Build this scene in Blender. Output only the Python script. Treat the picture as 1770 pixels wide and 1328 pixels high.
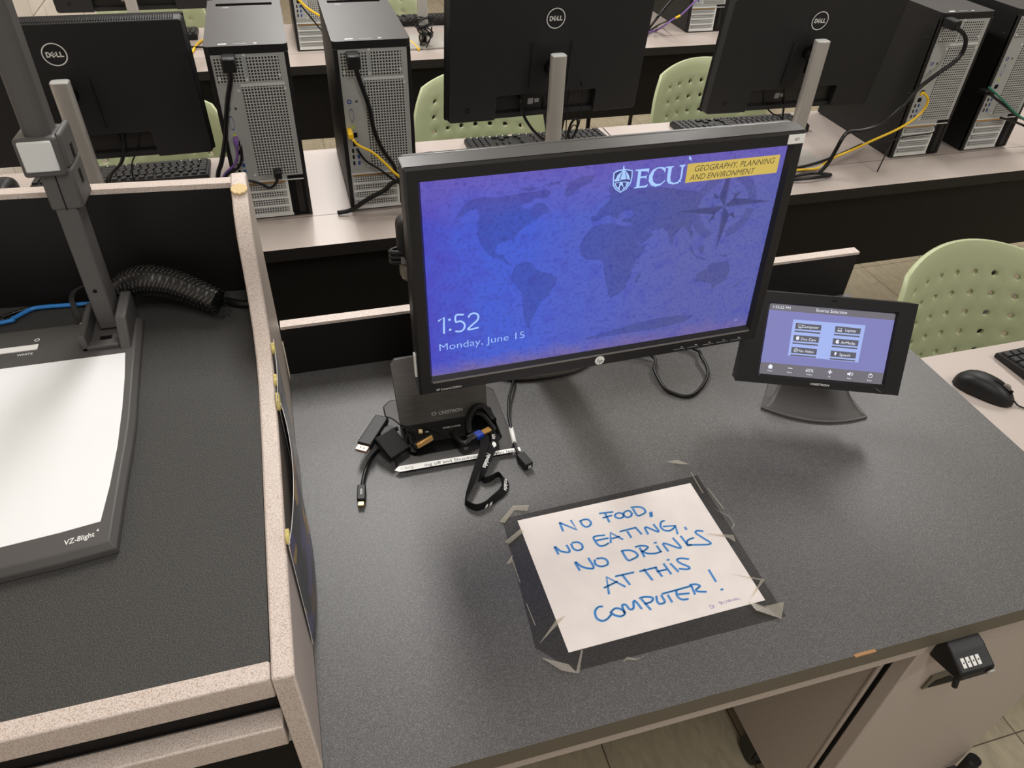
import bpy, bmesh, math, random
from mathutils import Vector, Matrix, noise
PI = math.pi
random.seed(7)
SC = bpy.context.scene
COL = SC.collection
for o_ in list(bpy.data.objects):
    bpy.data.objects.remove(o_)

# ------------------------------------------------------------------ camera
CAM_Z = 0.85149543          # heights are measured from the podium worktop (z = 0)
R_ = ((0.9618319, -0.2716565, 0.0328951), (0.1518006, 0.6297203, 0.7618457), (0.2276751, 0.7277740, -0.6469228))
cd = bpy.data.cameras.new('camera'); cam = bpy.data.objects.new('camera', cd); COL.objects.link(cam)
cd.sensor_fit = 'HORIZONTAL'; cd.sensor_width = 36.0; cd.lens = 1286.62 / 1770 * 36.0
cd.clip_start = 0.02; cd.clip_end = 60
cam.matrix_world = Matrix(((R_[0][0], R_[1][0], -R_[2][0], 0), (R_[0][1], R_[1][1], -R_[2][1], 0),
                           (R_[0][2], R_[1][2], -R_[2][2], CAM_Z), (0, 0, 0, 1)))
SC.camera = cam
# ------------------------------------------------------------------ light and exposure
EXP = 0.0
vs = SC.view_settings
vs.view_transform = 'Standard'; vs.look = 'None'; vs.exposure = EXP; vs.gamma = 1.0; vs.use_curve_mapping = False
wd = bpy.data.worlds.new('world'); SC.world = wd; wd.use_nodes = True
wd.node_tree.nodes['Background'].inputs[0].default_value = (1.0, 0.985, 0.965, 1)
wd.node_tree.nodes['Background'].inputs[1].default_value = 0.30
CEIL_Z = 1.95
def troffer(x, y, watts):
    l = bpy.data.lights.new('ceiling_lamp', 'AREA'); l.shape = 'RECTANGLE'; l.size = 0.32; l.size_y = 1.2
    l.energy = watts; l.color = (1.0, 0.98, 0.955)
    o = bpy.data.objects.new('ceiling_lamp', l); COL.objects.link(o); o.location = (x, y, CEIL_Z - 0.06)
for x_, y_, w_ in ((0.15, 2.35, 42), (2.60, 2.35, 36), (0.15, 4.8, 40), (2.60, 4.8, 36), (0.15, -0.4, 22), (2.60, -0.4, 32)):
    troffer(x_, y_, w_)

# ------------------------------------------------------------------ materials
def lin(c):
    return tuple(((v / 255) / 12.92 if v / 255 <= 0.04045 else ((v / 255 + 0.055) / 1.055) ** 2.4) for v in c[:3])
MATS = {}
def base_mat(name):
    m = bpy.data.materials.new(name); m.use_nodes = True
    MATS[name] = m
    return m, m.node_tree.nodes, m.node_tree.links, m.node_tree.nodes['Principled BSDF']
def nd(N, t, **k):
    n = N.new(t)
    for a, b in k.items():
        setattr(n, a, b)
    return n
def mat(name, rgb, rough=0.5, metal=0.0, spec=0.5, speck=None, bump=None, mottle=None, coat=0.0):
    """rgb in sRGB 0-255; speck=(rgb2, scale, threshold, soft); bump=(scale, strength); mottle=(rgb2, scale)"""
    m, N, L, P = base_mat(name)
    c = lin(rgb)
    P.inputs['Base Color'].default_value = (*c, 1); P.inputs['Roughness'].default_value = rough
    P.inputs['Metallic'].default_value = metal; P.inputs['Specular IOR Level'].default_value = spec
    P.inputs['Coat Weight'].default_value = coat
    src = None
    if speck or bump or mottle:
        tc = nd(N, 'ShaderNodeTexCoord')
    if mottle:
        nz = nd(N, 'ShaderNodeTexNoise'); nz.inputs['Scale'].default_value = mottle[1]; nz.inputs['Detail'].default_value = 5
        L.new(tc.outputs['Object'], nz.inputs['Vector'])
        mx = nd(N, 'ShaderNodeMix', data_type='RGBA')
        rp = nd(N, 'ShaderNodeMapRange'); rp.inputs[1].default_value = 0.35; rp.inputs[2].default_value = 0.65
        L.new(nz.outputs['Fac'], rp.inputs[0]); L.new(rp.outputs[0], mx.inputs[0])
        mx.inputs[6].default_value = (*c, 1); mx.inputs[7].default_value = (*lin(mottle[0]), 1)
        src = mx.outputs[2]
    if speck:
        nz = nd(N, 'ShaderNodeTexNoise'); nz.inputs['Scale'].default_value = speck[1]; nz.inputs['Detail'].default_value = 1.5
        L.new(tc.outputs['Object'], nz.inputs['Vector'])
        rp = nd(N, 'ShaderNodeMapRange'); rp.inputs[1].default_value = speck[2]; rp.inputs[2].default_value = speck[2] + speck[3]
        L.new(nz.outputs['Fac'], rp.inputs[0])
        mx = nd(N, 'ShaderNodeMix', data_type='RGBA'); L.new(rp.outputs[0], mx.inputs[0])
        if src: L.new(src, mx.inputs[6])
        else: mx.inputs[6].default_value = (*c, 1)
        mx.inputs[7].default_value = (*lin(speck[0]), 1); src = mx.outputs[2]
    if src: L.new(src, P.inputs['Base Color'])
    if bump:
        nz = nd(N, 'ShaderNodeTexNoise'); nz.inputs['Scale'].default_value = bump[0]; nz.inputs['Detail'].default_value = 2
        L.new(tc.outputs['Object'], nz.inputs['Vector'])
        bp = nd(N, 'ShaderNodeBump'); bp.inputs['Strength'].default_value = bump[1]; bp.inputs['Distance'].default_value = 0.001
        L.new(nz.outputs['Fac'], bp.inputs['Height']); L.new(bp.outputs['Normal'], P.inputs['Normal'])
    return m
def emis(name, rgb, k=1.0):
    """a lit pixel colour of a display"""
    m, N, L, P = base_mat(name)
    P.inputs['Base Color'].default_value = (0.01, 0.01, 0.01, 1); P.inputs['Roughness'].default_value = 0.35
    P.inputs['Emission Color'].default_value = (*lin(rgb), 1); P.inputs['Emission Strength'].default_value = k / 2 ** EXP
    return m

mat('worktop_grey', (74, 73, 73), 0.40, spec=0.45, speck=((116, 115, 114), 1300, 0.5, 0.14), bump=(1000, 0.15))
mat('riser_grey', (50, 50, 49), 0.62, spec=0.35, speck=((86, 85, 82), 1000, 0.5, 0.14), bump=(420, 0.5))
mat('edge_olive', (96, 89, 76), 0.5)
mat('speckle', (208, 195, 186), 0.42, speck=((174, 155, 143), 800, 0.52, 0.08), bump=(600, 0.15))
mat('laminate', (184, 172, 165), 0.40, speck=((180, 168, 160), 700, 0.5, 0.1))
mat('laminate_panel', (186, 174, 165), 0.45, speck=((176, 163, 154), 500, 0.5, 0.1))
mat('black_panel', (20, 18, 17), 0.5, spec=0.3)
mat('black_edge', (34, 31, 28), 0.5, spec=0.4)
mat('black_plastic', (20, 20, 21), 0.48, spec=0.4)
mat('bezel_black', (26, 25, 25), 0.38, spec=0.5)
mat('monitor_rear', (36, 36, 37), 0.55, spec=0.4, bump=(900, 0.1))
mat('deep_black', (8, 8, 9), 0.6, spec=0.2)
mat('gloss_grey', (120, 116, 108), 0.25, spec=0.6)
mat('top_sheen', (70, 70, 70), 0.32, spec=0.6, bump=(800, 0.1))  # greyer base puts the black top rim's sheen into the colour
mat('silver', (188, 184, 178), 0.4, metal=0.35, bump=(500, 0.05))
mat('steel', (182, 184, 181), 0.40, metal=0.25)
mat('steel_bright', (232, 234, 231), 0.32, metal=0.3)
mat('case_black', (24, 23, 23), 0.5, spec=0.4)
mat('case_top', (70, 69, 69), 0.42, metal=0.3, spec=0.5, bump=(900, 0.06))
mat('green_plastic', (180, 187, 148), 0.42, spec=0.4)
mat('chair_leg', (40, 40, 40), 0.4, metal=0.4)
mat('cable_black', (14, 14, 15), 0.4, spec=0.4)
mat('cable_yellow', (244, 198, 34), 0.4)
mat('cable_purple', (122, 88, 158), 0.45)
mat('cable_green', (30, 120, 92), 0.45)
mat('cable_blue', (48, 128, 205), 0.4)
mat('white_plastic', (236, 235, 232), 0.45)
mat('doc_grey', (78, 76, 75), 0.5, spec=0.4)
mat('doc_grey_light', (124, 120, 115), 0.45, spec=0.4)
mat('doc_white', (234, 236, 237), 0.6, spec=0.3)
mat('collar_silver', (205, 207, 206), 0.35, spec=0.5)
mat('print_white', (232, 232, 230), 0.5)
mat('print_grey', (150, 150, 150), 0.5)
mat('print_black', (24, 24, 26), 0.5)
mat('paper', (240, 232, 226), 0.6, spec=0.2, mottle=((234, 226, 221), 30))
mat('ink_pale', (140, 186, 226), 0.6)
mat('ink_blue', (38, 122, 198), 0.6)
mat('ink_purple', (112, 102, 176), 0.6)
mat('gold_metal', (206, 160, 92), 0.3, metal=0.8)
mat('usb_blue', (24, 62, 170), 0.4)
mat('copper_plug', (188, 156, 136), 0.35, metal=0.7)
mat('lanyard_cloth', (22, 22, 23), 0.8, spec=0.2, bump=(1400, 0.4))
mat('key_black', (36, 36, 37), 0.5, spec=0.4)
mat('braid_dark', (14, 14, 14), 0.4, spec=0.5); mat('braid_glint', (84, 82, 80), 0.25, spec=0.7)
mat('putty', (206, 190, 118), 0.8, bump=(300, 0.6))
mat('putty_pale', (222, 196, 146), 0.75, bump=(200, 0.5))
mat('red_stripe', (150, 50, 46), 0.5)
mat('lime', (190, 205, 60), 0.4)
mat('io_blue', (40, 70, 140), 0.5)
mat('ceiling_white', (226, 222, 214), 0.8)
mat('caster_black', (18, 18, 18), 0.4)
mat('chip_wood', (170, 128, 84), 0.8)

def brushed(name, rgb, rough):
    m, N, L, P = base_mat(name)
    tc = nd(N, 'ShaderNodeTexCoord'); mp = nd(N, 'ShaderNodeMapping'); mp.inputs['Scale'].default_value = (30, 900, 900)
    nz = nd(N, 'ShaderNodeTexNoise'); nz.inputs['Scale'].default_value = 1.0; nz.inputs['Detail'].default_value = 3
    L.new(tc.outputs['Object'], mp.inputs[0]); L.new(mp.outputs[0], nz.inputs['Vector'])
    mx = nd(N, 'ShaderNodeMix', data_type='RGBA'); L.new(nz.outputs['Fac'], mx.inputs[0])
    mx.inputs[6].default_value = (*lin(tuple(int(v * 0.75) for v in rgb)), 1); mx.inputs[7].default_value = (*lin(tuple(min(255, int(v * 1.2)) for v in rgb)), 1)
    L.new(mx.outputs[2], P.inputs['Base Color'])
    P.inputs['Metallic'].default_value = 0.35; P.inputs['Roughness'].default_value = rough
    return m
brushed('brushed_dark', (132, 128, 124), 0.36)
brushed('brushed_frame', (54, 52, 51), 0.45)

def perforated(name, rgb, pitch, fill, slots=False):
    m, N, L, P = base_mat(name)
    tc = nd(N, 'ShaderNodeTexCoord'); sp = nd(N, 'ShaderNodeSeparateXYZ'); L.new(tc.outputs['Object'], sp.inputs[0])
    outs = []
    for ax, pt in ((0, pitch * (40 if slots else 1)), (2, pitch)):
        d = nd(N, 'ShaderNodeMath', operation='DIVIDE'); d.inputs[1].default_value = pt; L.new(sp.outputs[ax], d.inputs[0])
        f = nd(N, 'ShaderNodeMath', operation='FRACT'); L.new(d.outputs[0], f.inputs[0])
        s = nd(N, 'ShaderNodeMath', operation='SUBTRACT'); s.inputs[1].default_value = 0.5; L.new(f.outputs[0], s.inputs[0])
        a = nd(N, 'ShaderNodeMath', operation='ABSOLUTE'); L.new(s.outputs[0], a.inputs[0])
        l = nd(N, 'ShaderNodeMath', operation='LESS_THAN'); l.inputs[1].default_value = (0.495 if (slots and ax == 0) else fill / 2); L.new(a.outputs[0], l.inputs[0])
        outs.append(l.outputs[0])
    mu = nd(N, 'ShaderNodeMath', operation='MULTIPLY'); L.new(outs[0], mu.inputs[0]); L.new(outs[1], mu.inputs[1])
    mx = nd(N, 'ShaderNodeMix', data_type='RGBA'); L.new(mu.outputs[0], mx.inputs[0])
    mx.inputs[6].default_value = (*lin(rgb), 1); mx.inputs[7].default_value = (*lin((14, 13, 13)), 1)
    L.new(mx.outputs[2], P.inputs['Base Color'])
    iv = nd(N, 'ShaderNodeMath', operation='MULTIPLY_ADD'); iv.inputs[1].default_value = -0.25; iv.inputs[2].default_value = 0.25
    L.new(mu.outputs[0], iv.inputs[0]); L.new(iv.outputs[0], P.inputs['Metallic'])
    P.inputs['Roughness'].default_value = 0.45
    return m
perforated('grille', (196, 198, 195), 0.0068, 0.62)
perforated('grille_fine', (196, 198, 196), 0.0060, 0.60)
perforated('grille_slots', (170, 173, 172), 0.0068, 0.55, slots=True)
perforated('grille_black', (20, 20, 20), 0.008, 0.5)

def glassy(name, tint, gloss, rough):
    m = bpy.data.materials.new(name); m.use_nodes = True; MATS[name] = m
    N, L = m.node_tree.nodes, m.node_tree.links
    N.remove(N['Principled BSDF']); out = N['Material Output']
    t = nd(N, 'ShaderNodeBsdfTransparent'); t.inputs[0].default_value = (*tint, 1)
    g = nd(N, 'ShaderNodeBsdfGlossy'); g.inputs['Roughness'].default_value = rough
    mx = nd(N, 'ShaderNodeMixShader'); mx.inputs[0].default_value = gloss
    L.new(t.outputs[0], mx.inputs[1]); L.new(g.outputs[0], mx.inputs[2]); L.new(mx.outputs[0], out.inputs[0])
    return m
mat('clear_film', (44, 43, 43), 0.3, spec=0.4, speck=((84, 83, 82), 1300, 0.5, 0.16), bump=(160, 0.08))
def tape_mat():
    m = bpy.data.materials.new('tape'); m.use_nodes = True; MATS['tape'] = m
    N, L = m.node_tree.nodes, m.node_tree.links
    N.remove(N['Principled BSDF']); out = N['Material Output']
    t = nd(N, 'ShaderNodeBsdfTransparent'); t.inputs[0].default_value = (0.93, 0.9, 0.84, 1)
    d = nd(N, 'ShaderNodeBsdfPrincipled'); d.inputs['Base Color'].default_value = (0.72, 0.69, 0.62, 1); d.inputs['Roughness'].default_value = 0.12
    mx = nd(N, 'ShaderNodeMixShader'); mx.inputs[0].default_value = 0.22
    L.new(t.outputs[0], mx.inputs[1]); L.new(d.outputs[0], mx.inputs[2]); L.new(mx.outputs[0], out.inputs[0])
tape_mat()

def floor_mat():
    m, N, L, P = base_mat('floor_tile')
    tc = nd(N, 'ShaderNodeTexCoord'); mp = nd(N, 'ShaderNodeMapping'); mp.inputs['Location'].default_value = (-0.134, -0.112, 0)
    L.new(tc.outputs['Object'], mp.inputs[0])
    br = nd(N, 'ShaderNodeTexBrick', offset=0.0, squash=1.0); br.inputs['Scale'].default_value = 1.0
    br.inputs['Brick Width'].default_value = 0.3048; br.inputs['Row Height'].default_value = 0.3048; br.inputs['Mortar Size'].default_value = 0.0014
    br.inputs['Color1'].default_value = (*lin((186, 174, 148)), 1); br.inputs['Color2'].default_value = (*lin((176, 164, 138)), 1); br.inputs['Mortar'].default_value = (*lin((84, 74, 58)), 1)
    L.new(mp.outputs[0], br.inputs['Vector'])
    nz = nd(N, 'ShaderNodeTexNoise'); nz.inputs['Scale'].default_value = 14; nz.inputs['Detail'].default_value = 8; nz.inputs['Distortion'].default_value = 1.2
    mp2 = nd(N, 'ShaderNodeMapping'); mp2.inputs['Scale'].default_value = (3.0, 1.0, 1.0); L.new(tc.outputs['Object'], mp2.inputs[0]); L.new(mp2.outputs[0], nz.inputs['Vector'])
    rp = nd(N, 'ShaderNodeMapRange'); rp.inputs[1].default_value = 0.3; rp.inputs[2].default_value = 0.75; rp.inputs[3].default_value = 1.0; rp.inputs[4].default_value = 0.72
    L.new(nz.outputs['Fac'], rp.inputs[0])
    mx = nd(N, 'ShaderNodeVectorMath', operation='MULTIPLY'); L.new(br.outputs['Color'], mx.inputs[0]); L.new(rp.outputs[0], mx.inputs[1])
    L.new(mx.outputs[0], P.inputs['Base Color']); P.inputs['Roughness'].default_value = 0.45
floor_mat()
def wall_mat():
    m, N, L, P = base_mat('block_wall')
    tc = nd(N, 'ShaderNodeTexCoord'); sp = nd(N, 'ShaderNodeSeparateXYZ'); L.new(tc.outputs['Object'], sp.inputs[0])
    cb = nd(N, 'ShaderNodeCombineXYZ'); L.new(sp.outputs[1], cb.inputs[0]); L.new(sp.outputs[2], cb.inputs[1])
    br = nd(N, 'ShaderNodeTexBrick', offset=0.5); br.inputs['Scale'].default_value = 1.0
    br.inputs['Brick Width'].default_value = 0.4064; br.inputs['Row Height'].default_value = 0.2032; br.inputs['Mortar Size'].default_value = 0.006; br.inputs['Mortar Smooth'].default_value = 0.6
    br.inputs['Color1'].default_value = (*lin((222, 211, 199)), 1); br.inputs['Color2'].default_value = (*lin((220, 209, 197)), 1); br.inputs['Mortar'].default_value = (*lin((206, 194, 182)), 1)
    L.new(cb.outputs[0], br.inputs['Vector']); L.new(br.outputs['Color'], P.inputs['Base Color'])
    nz = nd(N, 'ShaderNodeTexNoise'); nz.inputs['Scale'].default_value = 260
    L.new(tc.outputs['Object'], nz.inputs['Vector'])
    ad = nd(N, 'ShaderNodeMath', operation='MULTIPLY_ADD'); ad.inputs[1].default_value = -1.0
    sc = nd(N, 'ShaderNodeMath', operation='MULTIPLY'); sc.inputs[1].default_value = 0.15; L.new(nz.outputs['Fac'], sc.inputs[0])
    L.new(br.outputs['Fac'], ad.inputs[0]); L.new(sc.outputs[0], ad.inputs[2])
    bp = nd(N, 'ShaderNodeBump'); bp.inputs['Strength'].default_value = 0.7; bp.inputs['Distance'].default_value = 0.006
    L.new(ad.outputs[0], bp.inputs['Height']); L.new(bp.outputs['Normal'], P.inputs['Normal']); P.inputs['Roughness'].default_value = 0.6
wall_mat()
def wallpaper(name='screen_blue', dim=1.0):
    """the map wallpaper shown on the lit screen: mottled blue that turns purple in places"""
    m, N, L, P = base_mat(name)
    tc = nd(N, 'ShaderNodeTexCoord'); UV = tc.outputs['UV']
    mpa = nd(N, 'ShaderNodeMapping'); mpa.inputs['Scale'].default_value = (1.78, 1.0, 1.0); L.new(UV, mpa.inputs[0]); UVN = mpa.outputs[0]
    def noise_(scale, detail):
        n = nd(N, 'ShaderNodeTexNoise'); n.inputs['Scale'].default_value = scale; n.inputs['Detail'].default_value = detail; L.new(UVN, n.inputs['Vector']); return n.outputs['Fac']
    def ramp(s, a, b):
        r = nd(N, 'ShaderNodeMapRange'); r.inputs[1].default_value = a; r.inputs[2].default_value = b; L.new(s, r.inputs[0]); return r.outputs[0]
    def mix(f, a, b):
        x = nd(N, 'ShaderNodeMix', data_type='RGBA'); L.new(f, x.inputs[0])
        for i, v in ((6, a), (7, b)):
            if isinstance(v, tuple): x.inputs[i].default_value = (*lin(v), 1)
            else: L.new(v, x.inputs[i])
        return x.outputs[2]
    sp = nd(N, 'ShaderNodeSeparateXYZ'); L.new(UV, sp.inputs[0])
    # blue, violet edges; slate to the right is viewing-angle fading put into the colour
    g1 = nd(N, 'ShaderNodeMath', operation='MULTIPLY_ADD'); g1.inputs[1].default_value = 0.25; L.new(noise_(5, 3), g1.inputs[0]); L.new(sp.outputs[0], g1.inputs[2])
    c = mix(ramp(g1.outputs[0], 0.35, 0.85), (66, 92, 208), (90, 96, 168))
    e1 = nd(N, 'ShaderNodeMath', operation='SUBTRACT'); e1.inputs[0].default_value = 0.30; L.new(sp.outputs[0], e1.inputs[1])
    e2 = nd(N, 'ShaderNodeMath', operation='MULTIPLY_ADD'); e2.inputs[1].default_value = 0.30; L.new(noise_(9, 4), e2.inputs[0]); L.new(e1.outputs[0], e2.inputs[2])
    c = mix(ramp(e2.outputs[0], 0.28, 0.56), c, (74, 56, 178))
    t2 = nd(N, 'ShaderNodeMath', operation='MULTIPLY_ADD'); t2.inputs[1].default_value = 0.16; L.new(noise_(7, 4), t2.inputs[0]); L.new(sp.outputs[1], t2.inputs[2])
    c = mix(ramp(t2.outputs[0], 0.86, 1.12), c, (106, 90, 178))
    b2 = nd(N, 'ShaderNodeMath', operation='MULTIPLY_ADD'); b2.inputs[1].default_value = -0.12; L.new(noise_(8, 4), b2.inputs[0]); L.new(sp.outputs[1], b2.inputs[2])
    c = mix(ramp(b2.outputs[0], 0.02, -0.06), c, (112, 100, 160))
    c = mix(ramp(noise_(55, 8), 0.50, 0.9), c, (52, 52, 150))
    c = mix(ramp(noise_(14, 6), 0.5, 1.1), c, (58, 60, 172))
    P.inputs['Base Color'].default_value = (0.012, 0.012, 0.014, 1); P.inputs['Roughness'].default_value = 0.3
    L.new(c, P.inputs['Emission Color']); P.inputs['Emission Strength'].default_value = dim / 2 ** EXP
wallpaper(); wallpaper('scr_land', 0.74); wallpaper('scr_ring', 0.80); wallpaper('scr_compass', 0.52)
emis('scr_white', (168, 204, 255)); emis('scr_gold', (204, 178, 88)); emis('scr_brown', (76, 66, 44)); emis('scr_shield', (66, 66, 130))
emis('tp_back', (128, 128, 186)); emis('tp_bar', (112, 108, 116)); emis('tp_card', (164, 182, 240)); emis('tp_button', (92, 92, 104)); emis('tp_text', (240, 244, 255))
def poster_mat(name, cols, scale):
    m, N, L, P = base_mat(name)
    tc = nd(N, 'ShaderNodeTexCoord'); v = nd(N, 'ShaderNodeTexVoronoi'); v.inputs['Scale'].default_value = scale
    L.new(tc.outputs['Object'], v.inputs['Vector'])
    r = nd(N, 'ShaderNodeValToRGB'); r.color_ramp.interpolation = 'CONSTANT'
    sp = nd(N, 'ShaderNodeSeparateColor'); L.new(v.outputs['Color'], sp.inputs[0]); L.new(sp.outputs[0], r.inputs[0])
    el = r.color_ramp.elements
    while len(el) < len(cols): el.new(0.5)
    for i, cc in enumerate(cols):
        el[i].position = i / len(cols); el[i].color = (*lin(cc), 1)
    L.new(r.outputs[0], P.inputs['Base Color']); P.inputs['Roughness'].default_value = 0.35
poster_mat('poster_dark', [(40, 42, 48), (60, 62, 84), (96, 70, 52), (52, 54, 60), (70, 66, 110), (160, 128, 70), (40, 42, 48)], 38)
poster_mat('poster_grey', [(126, 126, 128), (140, 140, 144), (118, 118, 122), (150, 150, 152)], 60)

# ------------------------------------------------------------------ mesh building
def frame_mat(o, ex, ey, ez=None):
    ex = Vector(ex).normalized(); ey = Vector(ey).normalized(); ez = Vector(ez).normalized() if ez else ex.cross(ey)
    return Matrix(((ex.x, ey.x, ez.x, o[0]), (ex.y, ey.y, ez.y, o[1]), (ex.z, ey.z, ez.z, o[2]), (0, 0, 0, 1)))
def smooth_path(pts, k=6):
    P = [Vector(p) for p in pts]
    if len(P) < 3: return P
    out = []
    for i in range(len(P) - 1):
        p0 = P[i - 1] if i else P[0] * 2 - P[1]; p1 = P[i]; p2 = P[i + 1]; p3 = P[i + 2] if i + 2 < len(P) else P[-1] * 2 - P[-2]
        for j in range(k):
            t = j / k
            out.append(0.5 * ((2 * p1) + (p2 - p0) * t + (2 * p0 - 5 * p1 + 4 * p2 - p3) * t * t + (3 * p1 - p0 - 3 * p2 + p3) * t ** 3))
    out.append(P[-1]); return out
class MB:
    def __init__(s): s.bm = bmesh.new(); s.m = []; s.T = Matrix.Identity(4); s.uv = None
    def mi(s, name):
        if name not in s.m: s.m.append(name)
        return s.m.index(name)
    def v(s, p): return s.bm.verts.new(s.T @ Vector(p))
    def f(s, vs_, mt, smooth=False):
        try:
            fc = s.bm.faces.new(vs_); fc.material_index = s.mi(mt); fc.smooth = smooth; return fc
        except ValueError: return None
    def poly(s, pts, mt): return s.f([s.v(p) for p in pts], mt)
    def poly2(s, pts, z, mt): return s.poly([(p[0], p[1], z) for p in pts], mt)
    def box(s, x0, x1, y0, y1, z0, z1, mt, top=None, front=None):
        V = [s.v((x, y, z)) for z in (z0, z1) for y in (y0, y1) for x in (x0, x1)]
        for n, idx in (('b', (0, 2, 3, 1)), ('t', (4, 5, 7, 6)), ('f', (0, 1, 5, 4)), ('k', (2, 6, 7, 3)), ('l', (0, 4, 6, 2)), ('r', (1, 3, 7, 5))):
            s.f([V[i] for i in idx], top if (n == 't' and top) else front if (n == 'f' and front) else mt)
        return s
    def prism(s, pts, a0, a1, ax, mt, capm=None):
        """extrude a 2-D outline along axis ax (0,1,2)"""
        def P(p, a):
            if ax == 0: return (a, p[0], p[1])
            if ax == 1: return (p[0], a, p[1])
            return (p[0], p[1], a)
        A = [s.v(P(p, a0)) for p in pts]; B = [s.v(P(p, a1)) for p in pts]; n = len(pts)
        s.f(A, capm or mt); s.f(B[::-1], capm or mt)
        for i in range(n): s.f([A[i], B[i], B[(i + 1) % n], A[(i + 1) % n]], mt)
        return s
    def ring(s, c, u, w, r0, r1, mt, n=40, depth=None):
        c = Vector(c); u = Vector(u); w = Vector(w)
        A = [s.v(c + (u * math.cos(2 * PI * i / n) + w * math.sin(2 * PI * i / n)) * r0) for i in range(n)]
        B = [s.v(c + (u * math.cos(2 * PI * i / n) + w * math.sin(2 * PI * i / n)) * r1) for i in range(n)]
        for i in range(n): s.f([A[i], B[i], B[(i + 1) % n], A[(i + 1) % n]], mt)
    def disc(s, c, u, w, r, mt, n=24):
        c = Vector(c); u = Vector(u); w = Vector(w)
        s.f([s.v(c + (u * math.cos(2 * PI * i / n) + w * math.sin(2 * PI * i / n)) * r) for i in range(n)], mt)
    def tube(s, pts, r, mt, n=8, caps=True, sm=6, rr=None, flat=1.0):
        P = smooth_path(pts, sm) if sm else [Vector(p) for p in pts]
        rings = []; nrm = None
        for i, p in enumerate(P):
            t = (P[min(i + 1, len(P) - 1)] - P[max(i - 1, 0)])
            t = t.normalized() if t.length > 1e-9 else Vector((0, 0, 1))
            if nrm is None:
                nrm = Vector((0, 0, 1)) if abs(t.z) < 0.9 else Vector((1, 0, 0))
            nrm = (nrm - t * nrm.dot(t)); nrm = nrm.normalized() if nrm.length > 1e-6 else t.orthogonal().normalized()
            b = t.cross(nrm); q = rr[min(len(rr) - 1, int(i * len(rr) / len(P)))] if rr else r
            rings.append([s.v(p + (nrm * math.cos(2 * PI * k / n) * flat + b * math.sin(2 * PI * k / n)) * q) for k in range(n)])
        for a, b in zip(rings, rings[1:]):
            for k in range(n): s.f([a[k], a[(k + 1) % n], b[(k + 1) % n], b[k]], mt, True)
        if caps: s.f(rings[0][::-1], mt); s.f(rings[-1], mt)
        return s
    def cyl(s, p0, p1, r, mt, n=20, r1=None):
        return s.tube([p0, p1], r, mt, n=n, sm=0) if r1 is None else s.tube([p0, p1], r, mt, n=n, sm=0, rr=[r, r1])
    def obox(s, c, ex, ey, ez, hx, hy, hz, mt):
        T0 = s.T; s.T = T0 @ frame_mat(c, ex, ey, ez); s.box(-hx, hx, -hy, hy, -hz, hz, mt); s.T = T0; return s
    def ribbon(s, pts, w, z, mt, sm=5):
        """a flat pen stroke in the xy plane"""
        P = smooth_path([(p[0], p[1], z) for p in pts], sm); L_, R2 = [], []
        for i, p in enumerate(P):
            t = P[min(i + 1, len(P) - 1)] - P[max(i - 1, 0)]; n = Vector((-t.y, t.x, 0)); n = n.normalized() if n.length > 1e-9 else Vector((0, 1, 0))
            L_.append(s.v(p + n * w / 2)); R2.append(s.v(p - n * w / 2))
        for i in range(len(P) - 1): s.f([R2[i], R2[i + 1], L_[i + 1], L_[i]], mt)
        return s
    def strap(s, pts, wv, mt, th=0.0012, sm=5):
        """a flat band: centre points and a width vector at each point"""
        P = smooth_path(pts, sm); Wv = smooth_path(wv, sm); rows = []
        for i, p in enumerate(P):
            t = (P[min(i + 1, len(P) - 1)] - P[max(i - 1, 0)]).normalized(); w = Wv[i]; n = t.cross(w); n = n.normalized() * th / 2 if n.length > 1e-9 else Vector((0, 0, th / 2))
            rows.append([s.v(p + w / 2 + n), s.v(p - w / 2 + n), s.v(p - w / 2 - n), s.v(p + w / 2 - n)])
        for a, b in zip(rows, rows[1:]):
            for k in range(4): s.f([a[k], b[k], b[(k + 1) % 4], a[(k + 1) % 4]], mt, False)
        s.f(rows[0], mt); s.f(rows[-1][::-1], mt); return s
    def text(s, st, c, h, mt, w=None, shear=0.0, ux=(1, 0, 0), uy=(0, 1, 0), align='C', bold=0.0):
        V, F, bb, cap = glyphs(st, shear, bold)
        k = h / cap; kx = w / (bb[1] - bb[0]) if w else k
        x0 = (bb[0] + bb[1]) / 2 if align == 'C' else bb[0]
        c = Vector(c); ux = Vector(ux); uy = Vector(uy)
        vv = [s.v(c + ux * ((x - x0) * kx) + uy * ((y - cap / 2) * k)) for x, y in V]
        for f_ in F: s.f([vv[i] for i in f_], mt)
        return s
    def build(s, name, parent=None, bevel=0.0, seg=2, angle=35, world=True, solid=0.0, kind=None, smooth=None):
        me = bpy.data.meshes.new(name)
        bmesh.ops.recalc_face_normals(s.bm, faces=[f_ for f_ in s.bm.faces]) if smooth != 'keep' else None
        if world and parent is not None:
            bmesh.ops.transform(s.bm, matrix=WORLD.get(root_of(parent).name, Matrix.Identity(4)).inverted(), verts=s.bm.verts)
        s.bm.to_mesh(me); s.bm.free()
        for n in s.m: me.materials.append(MATS[n])
        o = bpy.data.objects.new(name, me); COL.objects.link(o)
        if parent is not None: o.parent = parent
        if bevel:
            b = o.modifiers.new('bevel', 'BEVEL'); b.width = bevel; b.segments = seg; b.limit_method = 'ANGLE'; b.angle_limit = math.radians(angle)
            for p in me.polygons: p.use_smooth = True
            me.set_sharp_from_angle(angle=math.radians(40))
        if smooth is True:
            for p in me.polygons: p.use_smooth = True
            me.set_sharp_from_angle(angle=math.radians(40))
        if solid:
            b = o.modifiers.new('thickness', 'SOLIDIFY'); b.thickness = solid; b.offset = 0
        if kind: o['kind'] = kind
        return o
GL = {}
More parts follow.
